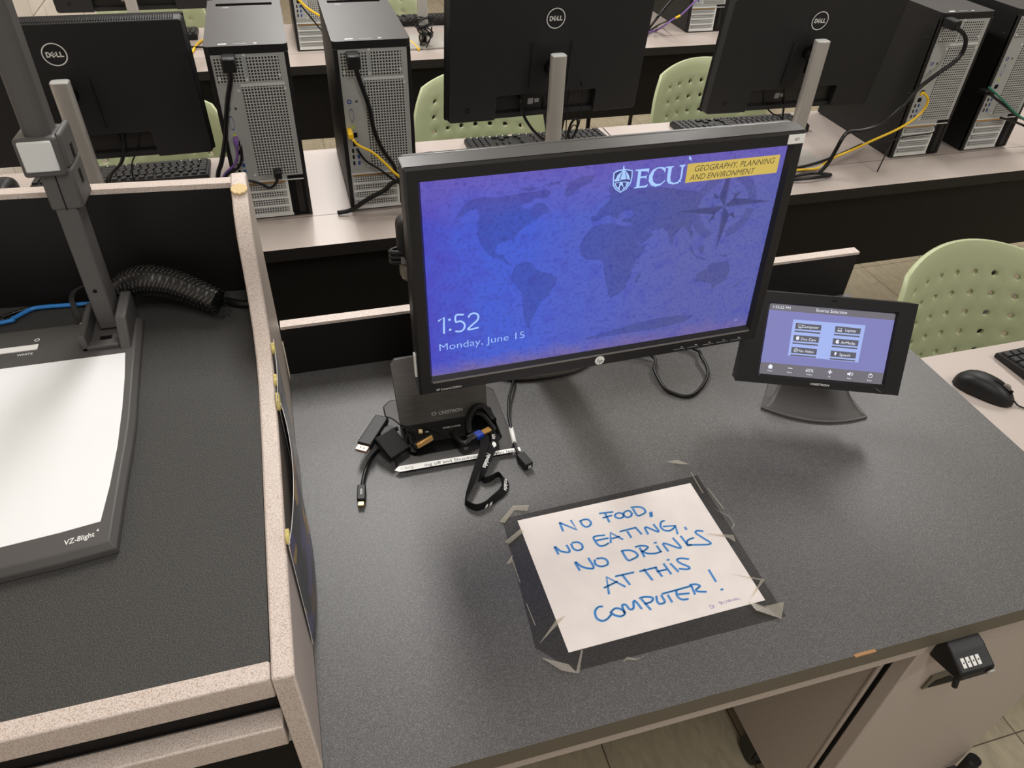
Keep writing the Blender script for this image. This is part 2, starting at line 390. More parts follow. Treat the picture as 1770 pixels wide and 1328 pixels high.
def glyphs(st, shear=0.0, bold=0.0):
    key = (st, shear, bold)
    if key in GL: return GL[key]
    cu = bpy.data.curves.new('t', 'FONT'); cu.body = st; cu.size = 1.0; cu.resolution_u = 3; cu.shear = shear; cu.offset = bold
    ob = bpy.data.objects.new('t', cu); COL.objects.link(ob)
    dg = bpy.context.evaluated_depsgraph_get(); dg.update()
    me = bpy.data.meshes.new_from_object(ob.evaluated_get(dg))
    V = [(v.co.x, v.co.y) for v in me.vertices]; F = [tuple(p.vertices) for p in me.polygons]
    bpy.data.objects.remove(ob); bpy.data.curves.remove(cu); bpy.data.meshes.remove(me)
    bb = (min(v[0] for v in V), max(v[0] for v in V)); GL[key] = (V, F, bb, 0.73); return GL[key]
WORLD = {}
def root_of(o):
    while o.parent is not None: o = o.parent
    return o
def thing(name, label, cat, loc=(0, 0, 0), group=None, M=None):
    o = bpy.data.objects.new(name, None); COL.objects.link(o); o.empty_display_size = 0.05
    o.matrix_world = M if M is not None else Matrix.Translation(loc)
    WORLD[o.name] = o.matrix_world.copy()
    o['label'] = label; o['category'] = cat
    if group: o['group'] = group
    return o
def tag(o, label, cat, group=None):
    o['label'] = label; o['category'] = cat
    if group: o['group'] = group
    return o
def children(o): return [c for c in bpy.data.objects if c.parent == o]
def dup(root, loc, rz=0.0, label=None, group=None):
    r = root.copy(); COL.objects.link(r); r.matrix_world = Matrix.Translation(loc) @ Matrix.Rotation(rz, 4, 'Z')
    WORLD[r.name] = r.matrix_world.copy()
    if label: r['label'] = label
    if group: r['group'] = group
    for ch in children(root):
        c = ch.copy(); COL.objects.link(c); c.parent = r; c.matrix_parent_inverse = ch.matrix_parent_inverse.copy()
        for g in children(ch):
            d = g.copy(); COL.objects.link(d); d.parent = c
    return r
INK=[[(-0.0815, 0.0883), (-0.0822, 0.0718)], [(-0.0822, 0.0885), (-0.062, 0.0691), (-0.0646, 0.0885)], [(-0.0517, 0.0841), (-0.0508, 0.0744), (-0.0456, 0.0702), (-0.039, 0.0732), (-0.0377, 0.0784), (-0.0405, 0.083), (-0.0463, 0.084), (-0.0516, 0.0831)], [(-0.011, 0.0866), (-0.0112, 0.0695)], [(-0.0195, 0.0888), (0.0014, 0.0862)], [(-0.0178, 0.0797), (-0.0026, 0.0805)], [(0.0045, 0.0824), (0.0009, 0.0776), (0.005, 0.0727), (0.0114, 0.0729), (0.014, 0.077), (0.0113, 0.0816), (0.0052, 0.0822)], [(0.0177, 0.0818), (0.0144, 0.0769), (0.017, 0.0714), (0.0234, 0.0716), (0.0272, 0.0764), (0.025, 0.0822), (0.0185, 0.082)], [(0.0325, 0.0847), (0.0334, 0.0709), (0.0402, 0.07), (0.0482, 0.0737), (0.0472, 0.0817), (0.0408, 0.0854), (0.0304, 0.0872)], [(0.0542, 0.0711), (0.0516, 0.0622)], [(0.0568, 0.0714), (0.0537, 0.0626)], [(-0.1021, 0.0353), (-0.1029, 0.0494), (-0.0974, 0.0401), (-0.0881, 0.0353), (-0.0848, 0.0376), (-0.0859, 0.0481)], [(-0.0789, 0.0483), (-0.0785, 0.0394), (-0.0737, 0.0346), (-0.0664, 0.0361), (-0.0646, 0.0427), (-0.0692, 0.0484), (-0.077, 0.0492)], [(-0.0265, 0.0495), (-0.0425, 0.0511), (-0.0441, 0.0434), (-0.0416, 0.0347), (-0.035, 0.0326), (-0.0264, 0.0351)], [(-0.0424, 0.0439), (-0.0237, 0.0433)], [(-0.0237, 0.0344), (-0.0172, 0.0516), (-0.0044, 0.0351)], [(-0.0193, 0.0412), (-0.0069, 0.0415)], [(-0.0034, 0.0497), (0.0217, 0.0504)], [(0.0073, 0.0478), (0.0084, 0.0347)], [(0.0214, 0.0514), (0.0255, 0.0365)], [(0.0344, 0.0341), (0.036, 0.0475), (0.0509, 0.0343), (0.0495, 0.0495)], [(0.0685, 0.051), (0.0623, 0.0498), (0.058, 0.0425), (0.0594, 0.0357), (0.0662, 0.032), (0.0734, 0.0338), (0.0794, 0.0377)], [(0.0615, 0.0416), (0.0796, 0.0382), (0.0758, 0.023)], [(0.0918, 0.0325), (0.092, 0.0269)], [(0.1144, 0.0181), (0.1058, 0.0214), (0.1023, 0.0177), (0.1084, 0.007), (0.1135, -0.0052), (0.0833, 0.0012)], [(0.0957, 0.0113), (0.0853, 0.0095), (0.0807, 0.0036), (0.086, 0.0004)], [(-0.083, 0.0021), (-0.084, 0.0172), (-0.0771, 0.0067), (-0.0631, 0.0011), (-0.0642, 0.019)], [(-0.0566, 0.0138), (-0.0583, 0.0063), (-0.0523, 0.0008), (-0.0426, 0.0013), (-0.0405, 0.0078), (-0.0446, 0.0129), (-0.0536, 0.0146)], [(-0.0141, 0.0176), (-0.0123, 0.001), (-0.0042, 0.0005), (0.0043, 0.0038), (0.0031, 0.0105), (-0.0031, 0.0155), (-0.0147, 0.0178)], [(0.0127, 0.0161), (0.0126, -0.0009)], [(0.0068, 0.0186), (0.0166, 0.0184), (0.0245, 0.0138), (0.0167, 0.0093), (0.0132, 0.0095), (0.0197, 0.0036), (0.0297, 0.0009), (0.0399, 0.0015)], [(0.0375, 0.0128), (0.0389, 0.0009)], [(0.0358, 0.018), (0.0398, 0.0175)], [(0.0493, -0.0011), (0.0488, 0.0139), (0.0689, -0.0006), (0.066, 0.0193)], [(0.0785, 0.0194), (0.0812, -0.0006)], [(-0.0587, -0.0435), (-0.0516, -0.0171), (-0.0327, -0.0388)], [(-0.0614, -0.0325), (-0.04, -0.0278)], [(-0.0398, -0.0196), (-0.0122, -0.0202)], [(-0.0295, -0.0193), (-0.0255, -0.0378)], [(-0.0043, -0.021), (0.022, -0.0209)], [(0.0029, -0.0188), (0.0071, -0.0391)], [(0.0196, -0.0202), (0.0224, -0.0372)], [(0.0187, -0.0277), (0.0339, -0.028)], [(0.0334, -0.0176), (0.0363, -0.0371)], [(0.0427, -0.0201), (0.0478, -0.0364)], [(0.0409, -0.0138), (0.0442, -0.0142)], [(0.0714, -0.0207), (0.0609, -0.0163), (0.0548, -0.0171), (0.0561, -0.023), (0.0652, -0.0325), (0.0622, -0.0356), (0.0502, -0.0316)], [(-0.074, -0.0586), (-0.0797, -0.0578), (-0.0863, -0.0626), (-0.0881, -0.0721), (-0.0833, -0.078), (-0.0758, -0.0776), (-0.0669, -0.0722)], [(-0.0679, -0.0697), (-0.0588, -0.0657), (-0.0512, -0.07), (-0.0499, -0.0761), (-0.0563, -0.0786), (-0.063, -0.0754), (-0.0673, -0.0699)], [(-0.0499, -0.0761), (-0.0486, -0.0641), (-0.0435, -0.0647), (-0.0413, -0.0719), (-0.0359, -0.0719), (-0.0317, -0.0628), (-0.0287, -0.0636), (-0.0256, -0.0762)], [(-0.0201, -0.0615), (-0.0147, -0.0806)], [(-0.0223, -0.0601), (-0.014, -0.0601), (-0.0048, -0.0641), (-0.0086, -0.0691), (-0.0186, -0.07)], [(0.0014, -0.0628), (-0.0012, -0.0711), (0.0008, -0.0753), (0.0082, -0.0744), (0.0082, -0.0631)], [(0.01, -0.0621), (0.0313, -0.0618), (0.0543, -0.0612)], [(0.0168, -0.0655), (0.0176, -0.0777)], [(0.0313, -0.0618), (0.0284, -0.0702), (0.0319, -0.0771), (0.0408, -0.0788)], [(0.0307, -0.0685), (0.0462, -0.0712)], [(0.0543, -0.0612), (0.0526, -0.0752)], [(0.0525, -0.0591), (0.0617, -0.0608), (0.0652, -0.0649), (0.0577, -0.0682), (0.0587, -0.0716), (0.0696, -0.0753)], [(0.0897, -0.0439), (0.0899, -0.0646)], [(0.0897, -0.0777), (0.0933, -0.0776)]]
SIGNATURE=[[(0.0633, -0.0946), (0.0631, -0.1002), (0.067, -0.0991), (0.0663, -0.0959), (0.0621, -0.0952)], [(0.0676, -0.1001), (0.0679, -0.0967), (0.0706, -0.097)], [(0.0707, -0.0995), (0.0709, -0.0999)], [(0.0763, -0.0943), (0.0814, -0.0939)], [(0.0786, -0.0945), (0.078, -0.0978)], [(0.0788, -0.0971), (0.0816, -0.0966), (0.0817, -0.0949), (0.0796, -0.0965), (0.0812, -0.0986)], [(0.0838, -0.0985), (0.0848, -0.0953), (0.0868, -0.0954)], [(0.0871, -0.0985), (0.0878, -0.0952), (0.0902, -0.0954)], [(0.0899, -0.0966), (0.0929, -0.0957), (0.0925, -0.0943), (0.0904, -0.0959), (0.0925, -0.0978), (0.0952, -0.0946), (0.0953, -0.0977)], [(0.0976, -0.0948), (0.0981, -0.0976), (0.1006, -0.0947)], [(0.1038, -0.0956), (0.1011, -0.0953), (0.1007, -0.0974), (0.1035, -0.0969), (0.1048, -0.0954), (0.1051, -0.0977), (0.1087, -0.0974)]]
PAPER=[(0.2243, 0.6613, 0.0), (0.5012, 0.665, 0.0), (0.5074, 0.4484, 0.0), (0.2282, 0.4443, 0.0)]
FILM=[(0.2032, 0.6689, -0.0), (0.5214, 0.6775, 0.0), (0.5214, 0.4204, 0.0), (0.2277, 0.4187, 0.0), (0.1896, 0.461, 0.0)]
TAPE=[[(0.1974, 0.6621, 0.0), (0.2242, 0.6872, 0.0), (0.2488, 0.6838, 0.0), (0.2422, 0.6707, 0.0), (0.2245, 0.6786, 0.0), (0.2043, 0.6587, 0.0)], [(0.1957, 0.6271, 0.0), (0.2237, 0.6439, 0.0), (0.2268, 0.6367, 0.0), (0.2, 0.6198, 0.0)], [(0.1867, 0.5898, 0.0), (0.2003, 0.6028, 0.0), (0.1945, 0.5893, 0.0)], [(0.1945, 0.4622, 0.0), (0.225, 0.4883, -0.0), (0.2405, 0.4921, 0.0), (0.2271, 0.4839, 0.0)], [(0.1913, 0.4448, 0.0), (0.2217, 0.4273, 0.0), (0.2279, 0.4129, 0.0), (0.2105, 0.4209, 0.0)], [(0.2262, 0.4145, 0.0), (0.2448, 0.4441, 0.0), (0.2442, 0.4394, 0.0), (0.2299, 0.4123, 0.0)], [(0.4845, 0.7136, 0.0), (0.5016, 0.7113, 0.0), (0.5174, 0.6969, -0.0), (0.5029, 0.7013, 0.0)], [(0.5123, 0.6076, 0.0), (0.53, 0.5894, 0.0), (0.528, 0.5715, 0.0), (0.5165, 0.5629, 0.0), (0.526, 0.573, 0.0), (0.5269, 0.5875, 0.0)], [(0.4777, 0.568, 0.0), (0.5176, 0.5562, 0.0), (0.5132, 0.5429, 0.0), (0.5075, 0.5555, 0.0)], [(0.4805, 0.498, 0.0), (0.5224, 0.477, 0.0), (0.4865, 0.4538, 0.0), (0.5158, 0.4773, 0.0)], [(0.4828, 0.452, -0.0), (0.4984, 0.4384, 0.0), (0.5295, 0.4399, 0.0), (0.5119, 0.4175, 0.0), (0.4838, 0.4355, 0.0)], [(0.5146, 0.6849, 0.0), (0.5133, 0.6408, -0.0), (0.5116, 0.6409, 0.0), (0.5131, 0.6849, -0.0)], [(0.5248, 0.6488, 0.0), (0.5297, 0.6049, 0.0), (0.5272, 0.6052, 0.0), (0.5236, 0.6487, 0.0)], [(0.1984, 0.6003, 0.0), (0.1981, 0.5564, 0.0), (0.197, 0.5567, 0.0), (0.197, 0.6, 0.0)], [(0.1972, 0.5247, 0.0), (0.199, 0.4899, 0.0), (0.1977, 0.4903, 0.0), (0.1963, 0.5247, 0.0)], [(0.2862, 0.4134, -0.0), (0.2953, 0.4187, 0.0), (0.3062, 0.4142, 0.0), (0.3182, 0.4146, 0.0), (0.3044, 0.4125, 0.0), (0.295, 0.4164, 0.0)]]
LAND=[[(-0.196, 0.0917), (-0.1913, 0.1002), (-0.1823, 0.1081), (-0.166, 0.1092), (-0.1452, 0.1069), (-0.1332, 0.1085), (-0.1151, 0.1094), (-0.1, 0.1093), (-0.0878, 0.1109), (-0.0815, 0.1072), (-0.0843, 0.1), (-0.0935, 0.0995), (-0.0997, 0.1017), (-0.1087, 0.0967), (-0.1194, 0.0949), (-0.1162, 0.0899), (-0.107, 0.0882), (-0.1025, 0.0929), (-0.0964, 0.0953), (-0.0886, 0.0928), (-0.0838, 0.0877), (-0.0819, 0.0813), (-0.0897, 0.0791), (-0.0957, 0.0751), (-0.1019, 0.0727), (-0.1126, 0.0662), (-0.1218, 0.0594), (-0.1264, 0.052), (-0.1272, 0.0424), (-0.1295, 0.0508), (-0.1388, 0.0487), (-0.1481, 0.0467), (-0.1513, 0.0391), (-0.1481, 0.0321), (-0.1419, 0.0329), (-0.1387, 0.0259), (-0.1323, 0.0183), (-0.1274, 0.0126), (-0.1354, 0.0171), (-0.1434, 0.0249), (-0.1544, 0.0297), (-0.1606, 0.0354), (-0.1698, 0.0479), (-0.1741, 0.0628), (-0.1724, 0.0751), (-0.1708, 0.0872), (-0.1736, 0.0951), (-0.1811, 0.0945), (-0.1901, 0.0895), (-0.2021, 0.0849)], [(-0.0559, 0.1179), (-0.0424, 0.1224), (-0.0237, 0.1219), (-0.0294, 0.115), (-0.0384, 0.11), (-0.0475, 0.1064), (-0.0534, 0.101), (-0.0609, 0.0973), (-0.0643, 0.1023), (-0.0616, 0.1095), (-0.0604, 0.1154)], [(-0.1213, 0.1146), (-0.1092, 0.1162), (-0.097, 0.1134), (-0.1091, 0.1103)], [(-0.0881, 0.1169), (-0.0669, 0.1205), (-0.0697, 0.1164), (-0.0849, 0.1136)], [(-0.1258, 0.0107), (-0.1195, 0.0173), (-0.1115, 0.0182), (-0.1034, 0.0144), (-0.0983, 0.0069), (-0.0899, 0.0006), (-0.08, -0.0025), (-0.067, -0.0113), (-0.0687, -0.0181), (-0.0739, -0.0279), (-0.0786, -0.0362), (-0.0883, -0.0437), (-0.093, -0.0539), (-0.0978, -0.0642), (-0.101, -0.0712), (-0.1041, -0.08), (-0.0989, -0.0847), (-0.1058, -0.0816), (-0.1112, -0.0695), (-0.1132, -0.0544), (-0.1135, -0.0399), (-0.1154, -0.0271), (-0.1238, -0.0153), (-0.1304, -0.0057), (-0.1289, 0.0044)], [(-0.0183, 0.0561), (-0.0085, 0.0565), (0.0029, 0.0568), (0.0132, 0.0523), (0.0301, 0.0485), (0.037, 0.0327), (0.0453, 0.0199), (0.0554, 0.0202), (0.0533, 0.0102), (0.0443, -0.0007), (0.0387, -0.0122), (0.0386, -0.0264), (0.0325, -0.0346), (0.0316, -0.0417), (0.0219, -0.0494), (0.0118, -0.0546), (0.0077, -0.0473), (0.0025, -0.0284), (-0.0016, -0.0136), (-0.0036, 0.0006), (-0.0091, 0.0066), (-0.021, 0.0082), (-0.0294, 0.0093), (-0.0366, 0.0171), (-0.0391, 0.0292), (-0.0335, 0.0434), (-0.0261, 0.0522)], [(0.0448, -0.0345), (0.0457, -0.0275), (0.0517, -0.0193), (0.0534, -0.025), (0.0484, -0.0351)], [(-0.0252, 0.0618), (-0.0273, 0.0685), (-0.0178, 0.0705), (-0.0168, 0.0767), (-0.0107, 0.0807), (-0.0048, 0.0863), (-0.0008, 0.0951), (-0.0061, 0.1003), (-0.0051, 0.1063), (0.006, 0.1067), (0.016, 0.1025), (0.0421, 0.0997), (0.0686, 0.0968), (0.1062, 0.0895), (0.1307, 0.0836), (0.1215, 0.0588), (0.1185, 0.046), (0.1185, 0.0359), (0.1238, 0.0251), (0.1214, 0.0186), (0.1137, 0.0332), (0.1058, 0.0392), (0.1014, 0.0347), (0.0942, 0.0255), (0.0947, 0.0151), (0.0899, 0.0192), (0.0844, 0.0335), (0.0765, 0.0411), (0.0631, 0.0395), (0.056, 0.042), (0.0505, 0.046), (0.0601, 0.0365), (0.064, 0.0327), (0.0485, 0.0211), (0.041, 0.0272), (0.0315, 0.0451), (0.0296, 0.0535), (0.0177, 0.0566), (0.0156, 0.061), (0.0255, 0.0605), (0.0333, 0.0644), (0.0276, 0.0715), (0.0178, 0.071), (0.0132, 0.0684), (0.009, 0.0609), (0.0019, 0.0665), (-0.0048, 0.0689), (-0.0094, 0.0663), (-0.0155, 0.0622)], [(0.138, -0.0481), (0.1394, -0.0354), (0.1512, -0.0297), (0.1606, -0.0219), (0.1715, -0.0216), (0.1861, -0.0218), (0.1922, -0.0373), (0.1884, -0.0516), (0.1731, -0.0588), (0.1688, -0.0658), (0.1647, -0.0538), (0.1511, -0.05)], [(0.1184, 0.0155), (0.1228, 0.0097), (0.1328, -0.0074), (0.1246, -0.001)], [(0.134, 0.0065), (0.1446, 0.0069), (0.1432, -0.0052), (0.1374, -0.0027)], [(0.169, -0.0087), (0.1843, -0.0125), (0.1813, -0.0157), (0.1715, -0.0126)], [(0.1328, -0.0074), (0.1518, -0.0135), (0.1485, -0.0152), (0.1341, -0.0104)], [(0.1974, -0.0681), (0.2089, -0.0603), (0.217, -0.0539), (0.2144, -0.0591), (0.2028, -0.067)], [(-0.0222, -0.1129), (0.0169, -0.1077), (0.0526, -0.1017), (0.0815, -0.0986), (0.1186, -0.0994), (0.1474, -0.1032), (0.1318, -0.1118), (0.0912, -0.116), (0.0177, -0.1157), (-0.0184, -0.1163)]]
GOLD=[(0.0987, 0.1242), (0.2316, 0.1241), (0.2318, 0.1), (0.0987, 0.0997)]
SHIELD=[(-0.0016, 0.1229), (0.0031, 0.1255), (0.008, 0.1258), (0.0145, 0.1259), (0.0238, 0.1234), (0.0244, 0.1151), (0.0232, 0.1073), (0.0182, 0.0999), (0.0102, 0.096), (0.0031, 0.1008), (-0.0012, 0.1068), (-0.0016, 0.1147)]
SHIELDIN=[(-0.0, 0.122), (0.0041, 0.1239), (0.0089, 0.1243), (0.0147, 0.1245), (0.0225, 0.1224), (0.0229, 0.1153), (0.0217, 0.1083), (0.0172, 0.1012), (0.0102, 0.0976), (0.0043, 0.1015), (0.0002, 0.1073), (-0.0002, 0.1146)]
DOME=[(0.0015, 0.1124), (0.0038, 0.1189), (0.0083, 0.1223), (0.0102, 0.1244), (0.0107, 0.1305), (0.0117, 0.1304), (0.013, 0.1245), (0.0166, 0.1214), (0.0196, 0.1172), (0.0214, 0.1119), (0.0159, 0.1129), (0.0085, 0.1129)]
DOMERIB=[[(0.0096, 0.122), (0.0106, 0.1222), (0.008, 0.1133), (0.0064, 0.1131)], [(0.0137, 0.1221), (0.0147, 0.1214), (0.0176, 0.1123), (0.0164, 0.1127)]]
BAND=[(0.0004, 0.111), (0.0086, 0.1119), (0.0161, 0.1117), (0.0222, 0.1105), (0.022, 0.1087), (0.0162, 0.1101), (0.0087, 0.1103), (0.0006, 0.1096)]
ARCH=[[(0.0023, 0.1088), (0.008, 0.1098), (0.007, 0.1035), (0.0053, 0.1037)], [(0.0117, 0.1094), (0.0172, 0.1088), (0.0161, 0.1033), (0.0137, 0.1028)], [(0.0084, 0.1018), (0.0092, 0.1057), (0.0113, 0.1055), (0.0138, 0.102), (0.0104, 0.0984)]]
LE=[(0.0273, 0.1238), (0.0462, 0.1236), (0.0459, 0.1182), (0.0437, 0.1201), (0.0357, 0.121), (0.0355, 0.1143), (0.0424, 0.1144), (0.0437, 0.1158), (0.0437, 0.1103), (0.0418, 0.1121), (0.0353, 0.1122), (0.0353, 0.102), (0.0423, 0.1017), (0.0471, 0.1036), (0.0451, 0.0994), (0.0278, 0.0998), (0.0281, 0.1008), (0.0309, 0.1017), (0.0315, 0.1214), (0.0277, 0.1224)]
LC=[(0.0686, 0.1223), (0.0687, 0.1156), (0.0665, 0.119), (0.0623, 0.1221), (0.0572, 0.1223), (0.0532, 0.1184), (0.0519, 0.1122), (0.0536, 0.1057), (0.0583, 0.1024), (0.0642, 0.1025), (0.0696, 0.1063), (0.0702, 0.1051), (0.0645, 0.1001), (0.0579, 0.099), (0.0517, 0.1011), (0.0471, 0.1072), (0.047, 0.1143), (0.0507, 0.121), (0.057, 0.1238), (0.0638, 0.1235)]
LU=[(0.0684, 0.1235), (0.0798, 0.1235), (0.0795, 0.1223), (0.0771, 0.1214), (0.0768, 0.1096), (0.078, 0.1038), (0.0827, 0.1013), (0.0881, 0.1023), (0.0909, 0.1065), (0.0908, 0.1208), (0.0875, 0.1227), (0.0874, 0.1235), (0.0958, 0.1238), (0.0956, 0.1226), (0.0932, 0.1213), (0.0931, 0.1062), (0.0893, 0.1002), (0.0826, 0.0993), (0.0754, 0.1013), (0.0725, 0.1056), (0.0722, 0.1116), (0.0723, 0.1215), (0.069, 0.1222)]
CURSOR=[(0.0987, 0.1348), (0.1034, 0.1306), (0.1017, 0.1305), (0.1031, 0.1283), (0.1022, 0.1279), (0.1007, 0.1303), (0.0995, 0.129)]
COMPASS={'c': (0.1624, 0.0613), 'main': [(0.1649, 0.1327), (0.2328, 0.0607), (0.1624, -0.0025), (0.0937, 0.0621)], 'sec': [(0.1429, 0.0823), (0.1845, 0.0802), (0.1834, 0.0408), (0.1411, 0.0416)], 'ringpts': [(0.118, 0.0592), (0.208, 0.0685), (0.1674, 0.0179), (0.1279, 0.0415)]}
CLOCK=[[(-0.2273, -0.0506), (-0.2197, -0.0461), (-0.2205, -0.0706)], [(-0.2125, -0.0507), (-0.2118, -0.051)], [(-0.2122, -0.066), (-0.2114, -0.0663)], [(-0.1936, -0.0463), (-0.2035, -0.0456), (-0.2043, -0.0553), (-0.1987, -0.0552), (-0.1941, -0.0585), (-0.1926, -0.0635), (-0.1949, -0.069), (-0.2001, -0.0708), (-0.2053, -0.0694)], [(-0.1876, -0.0517), (-0.185, -0.0475), (-0.1803, -0.0464), (-0.1757, -0.0484), (-0.1741, -0.0528), (-0.1758, -0.0578), (-0.182, -0.0631), (-0.1883, -0.0697), (-0.1741, -0.0692)]]
DATEBOX=[(-0.2275, -0.0969), (-0.1105, -0.0982), (-0.1123, -0.0842), (-0.2274, -0.0844)]
HPLOGO=[(0.0012, -0.1521)]
BTN=[(0.131, -0.1545), (0.1543, -0.1552), (0.1769, -0.1549), (0.2004, -0.1547), (0.2261, -0.1549)]
TPBAR=[[(-0.0979, 0.0574), (0.0981, 0.0574), (0.0981, 0.05), (-0.0976, 0.0467)], [(-0.098, -0.0378), (0.0972, -0.0382), (0.0979, -0.0573), (-0.098, -0.0578)]]
TPCARD=[(-0.0579, 0.0351), (0.0554, 0.0355), (0.0549, -0.0253), (-0.0569, -0.0241)]
TPBTN=[[(-0.0529, 0.0298), (-0.0124, 0.0297), (-0.0123, 0.0208), (-0.0529, 0.02)], [(0.0091, 0.0304), (0.0495, 0.0298), (0.0492, 0.0204), (0.0099, 0.02)], [(-0.0531, 0.0104), (-0.0126, 0.0105), (-0.0125, 0.0009), (-0.0527, 0.0004)], [(0.0091, 0.0104), (0.0494, 0.0104), (0.0495, 0.0007), (0.0094, 0.0005)], [(-0.0532, -0.0093), (-0.0128, -0.0093), (-0.0126, -0.0192), (-0.0529, -0.0194)], [(0.0091, -0.0096), (0.0493, -0.0096), (0.0496, -0.0193), (0.0097, -0.0197)]]
TPTXT=[('1:53:22 PM', (-0.0788, 0.0528), 0.0075), ('Source Selection', (-0.0009, 0.0532), 0.0085), ('Computer', (-0.0291, 0.0254), 0.0072), ('Laptop', (0.0338, 0.0254), 0.0072), ('Doc Cam', (-0.0292, 0.0051), 0.0072), ('AirMedia', (0.0334, 0.0051), 0.0072), ('No Video', (-0.0293, -0.0144), 0.0072), ('Speech', (0.032, -0.0149), 0.0072), ('65%', (-0.0187, -0.0453), 0.009), ('CRESTRON', (0.0017, -0.0693), 0.0062)]
TPICON=[(-0.0816, -0.0446), (-0.0498, -0.0445), (0.0137, -0.045), (0.0454, -0.0451), (0.0779, -0.0452)]
TPTINY=[('Screen', (-0.0815, -0.0515)), ('Down', (-0.0499, -0.0515)), ('Volume', (-0.0182, -0.052)), ('Up', (0.014, -0.0524)), ('Mute', (0.0453, -0.0525)), ('Power', (0.0779, -0.0528))]
DCTOP=[(-0.2597, 0.9144, 0.216), (-0.2496, 0.7596, 0.216), (-0.2494, 0.7209, 0.216), (-0.2503, 0.6605, 0.216), (-0.2505, 0.5731, 0.216)]
DCWHITE=[(-0.2671, 0.8998, 0.216), (-0.2625, 0.8481, 0.216), (-0.2591, 0.7864, 0.216), (-0.2572, 0.7153, 0.216), (-0.2584, 0.6525, 0.216), (-0.2617, 0.6004, 0.216)]
DCWL=[(-0.4189, 0.9026, 0.216), (-0.3544, 0.5873, 0.216)]
DCFOOT=[(-0.2559, 0.9775, 0.2), (-0.2522, 0.8379, 0.2), (-0.2534, 0.7158, 0.2), (-0.254, 0.6594, 0.2), (-0.2537, 0.5823, 0.2)]
DCFRONT=[(-0.2543, 0.5839, 0.2), (-0.2968, 0.5732, 0.2), (-0.3563, 0.5677, 0.2)]
DCTXT=[(-0.2918, 0.5784, 0.216), (-0.2603, 0.5849, 0.216)]
DCBACK=[(-0.4367, 0.9894, 0.216), (-0.3199, 0.9861, 0.216)]
ARM=[(-0.2927, 0.965, 0.2057), (-0.2935, 1.0, 0.6288), (-0.2879, 0.98, 0.3919), (-0.2919, 0.985, 0.4842)]
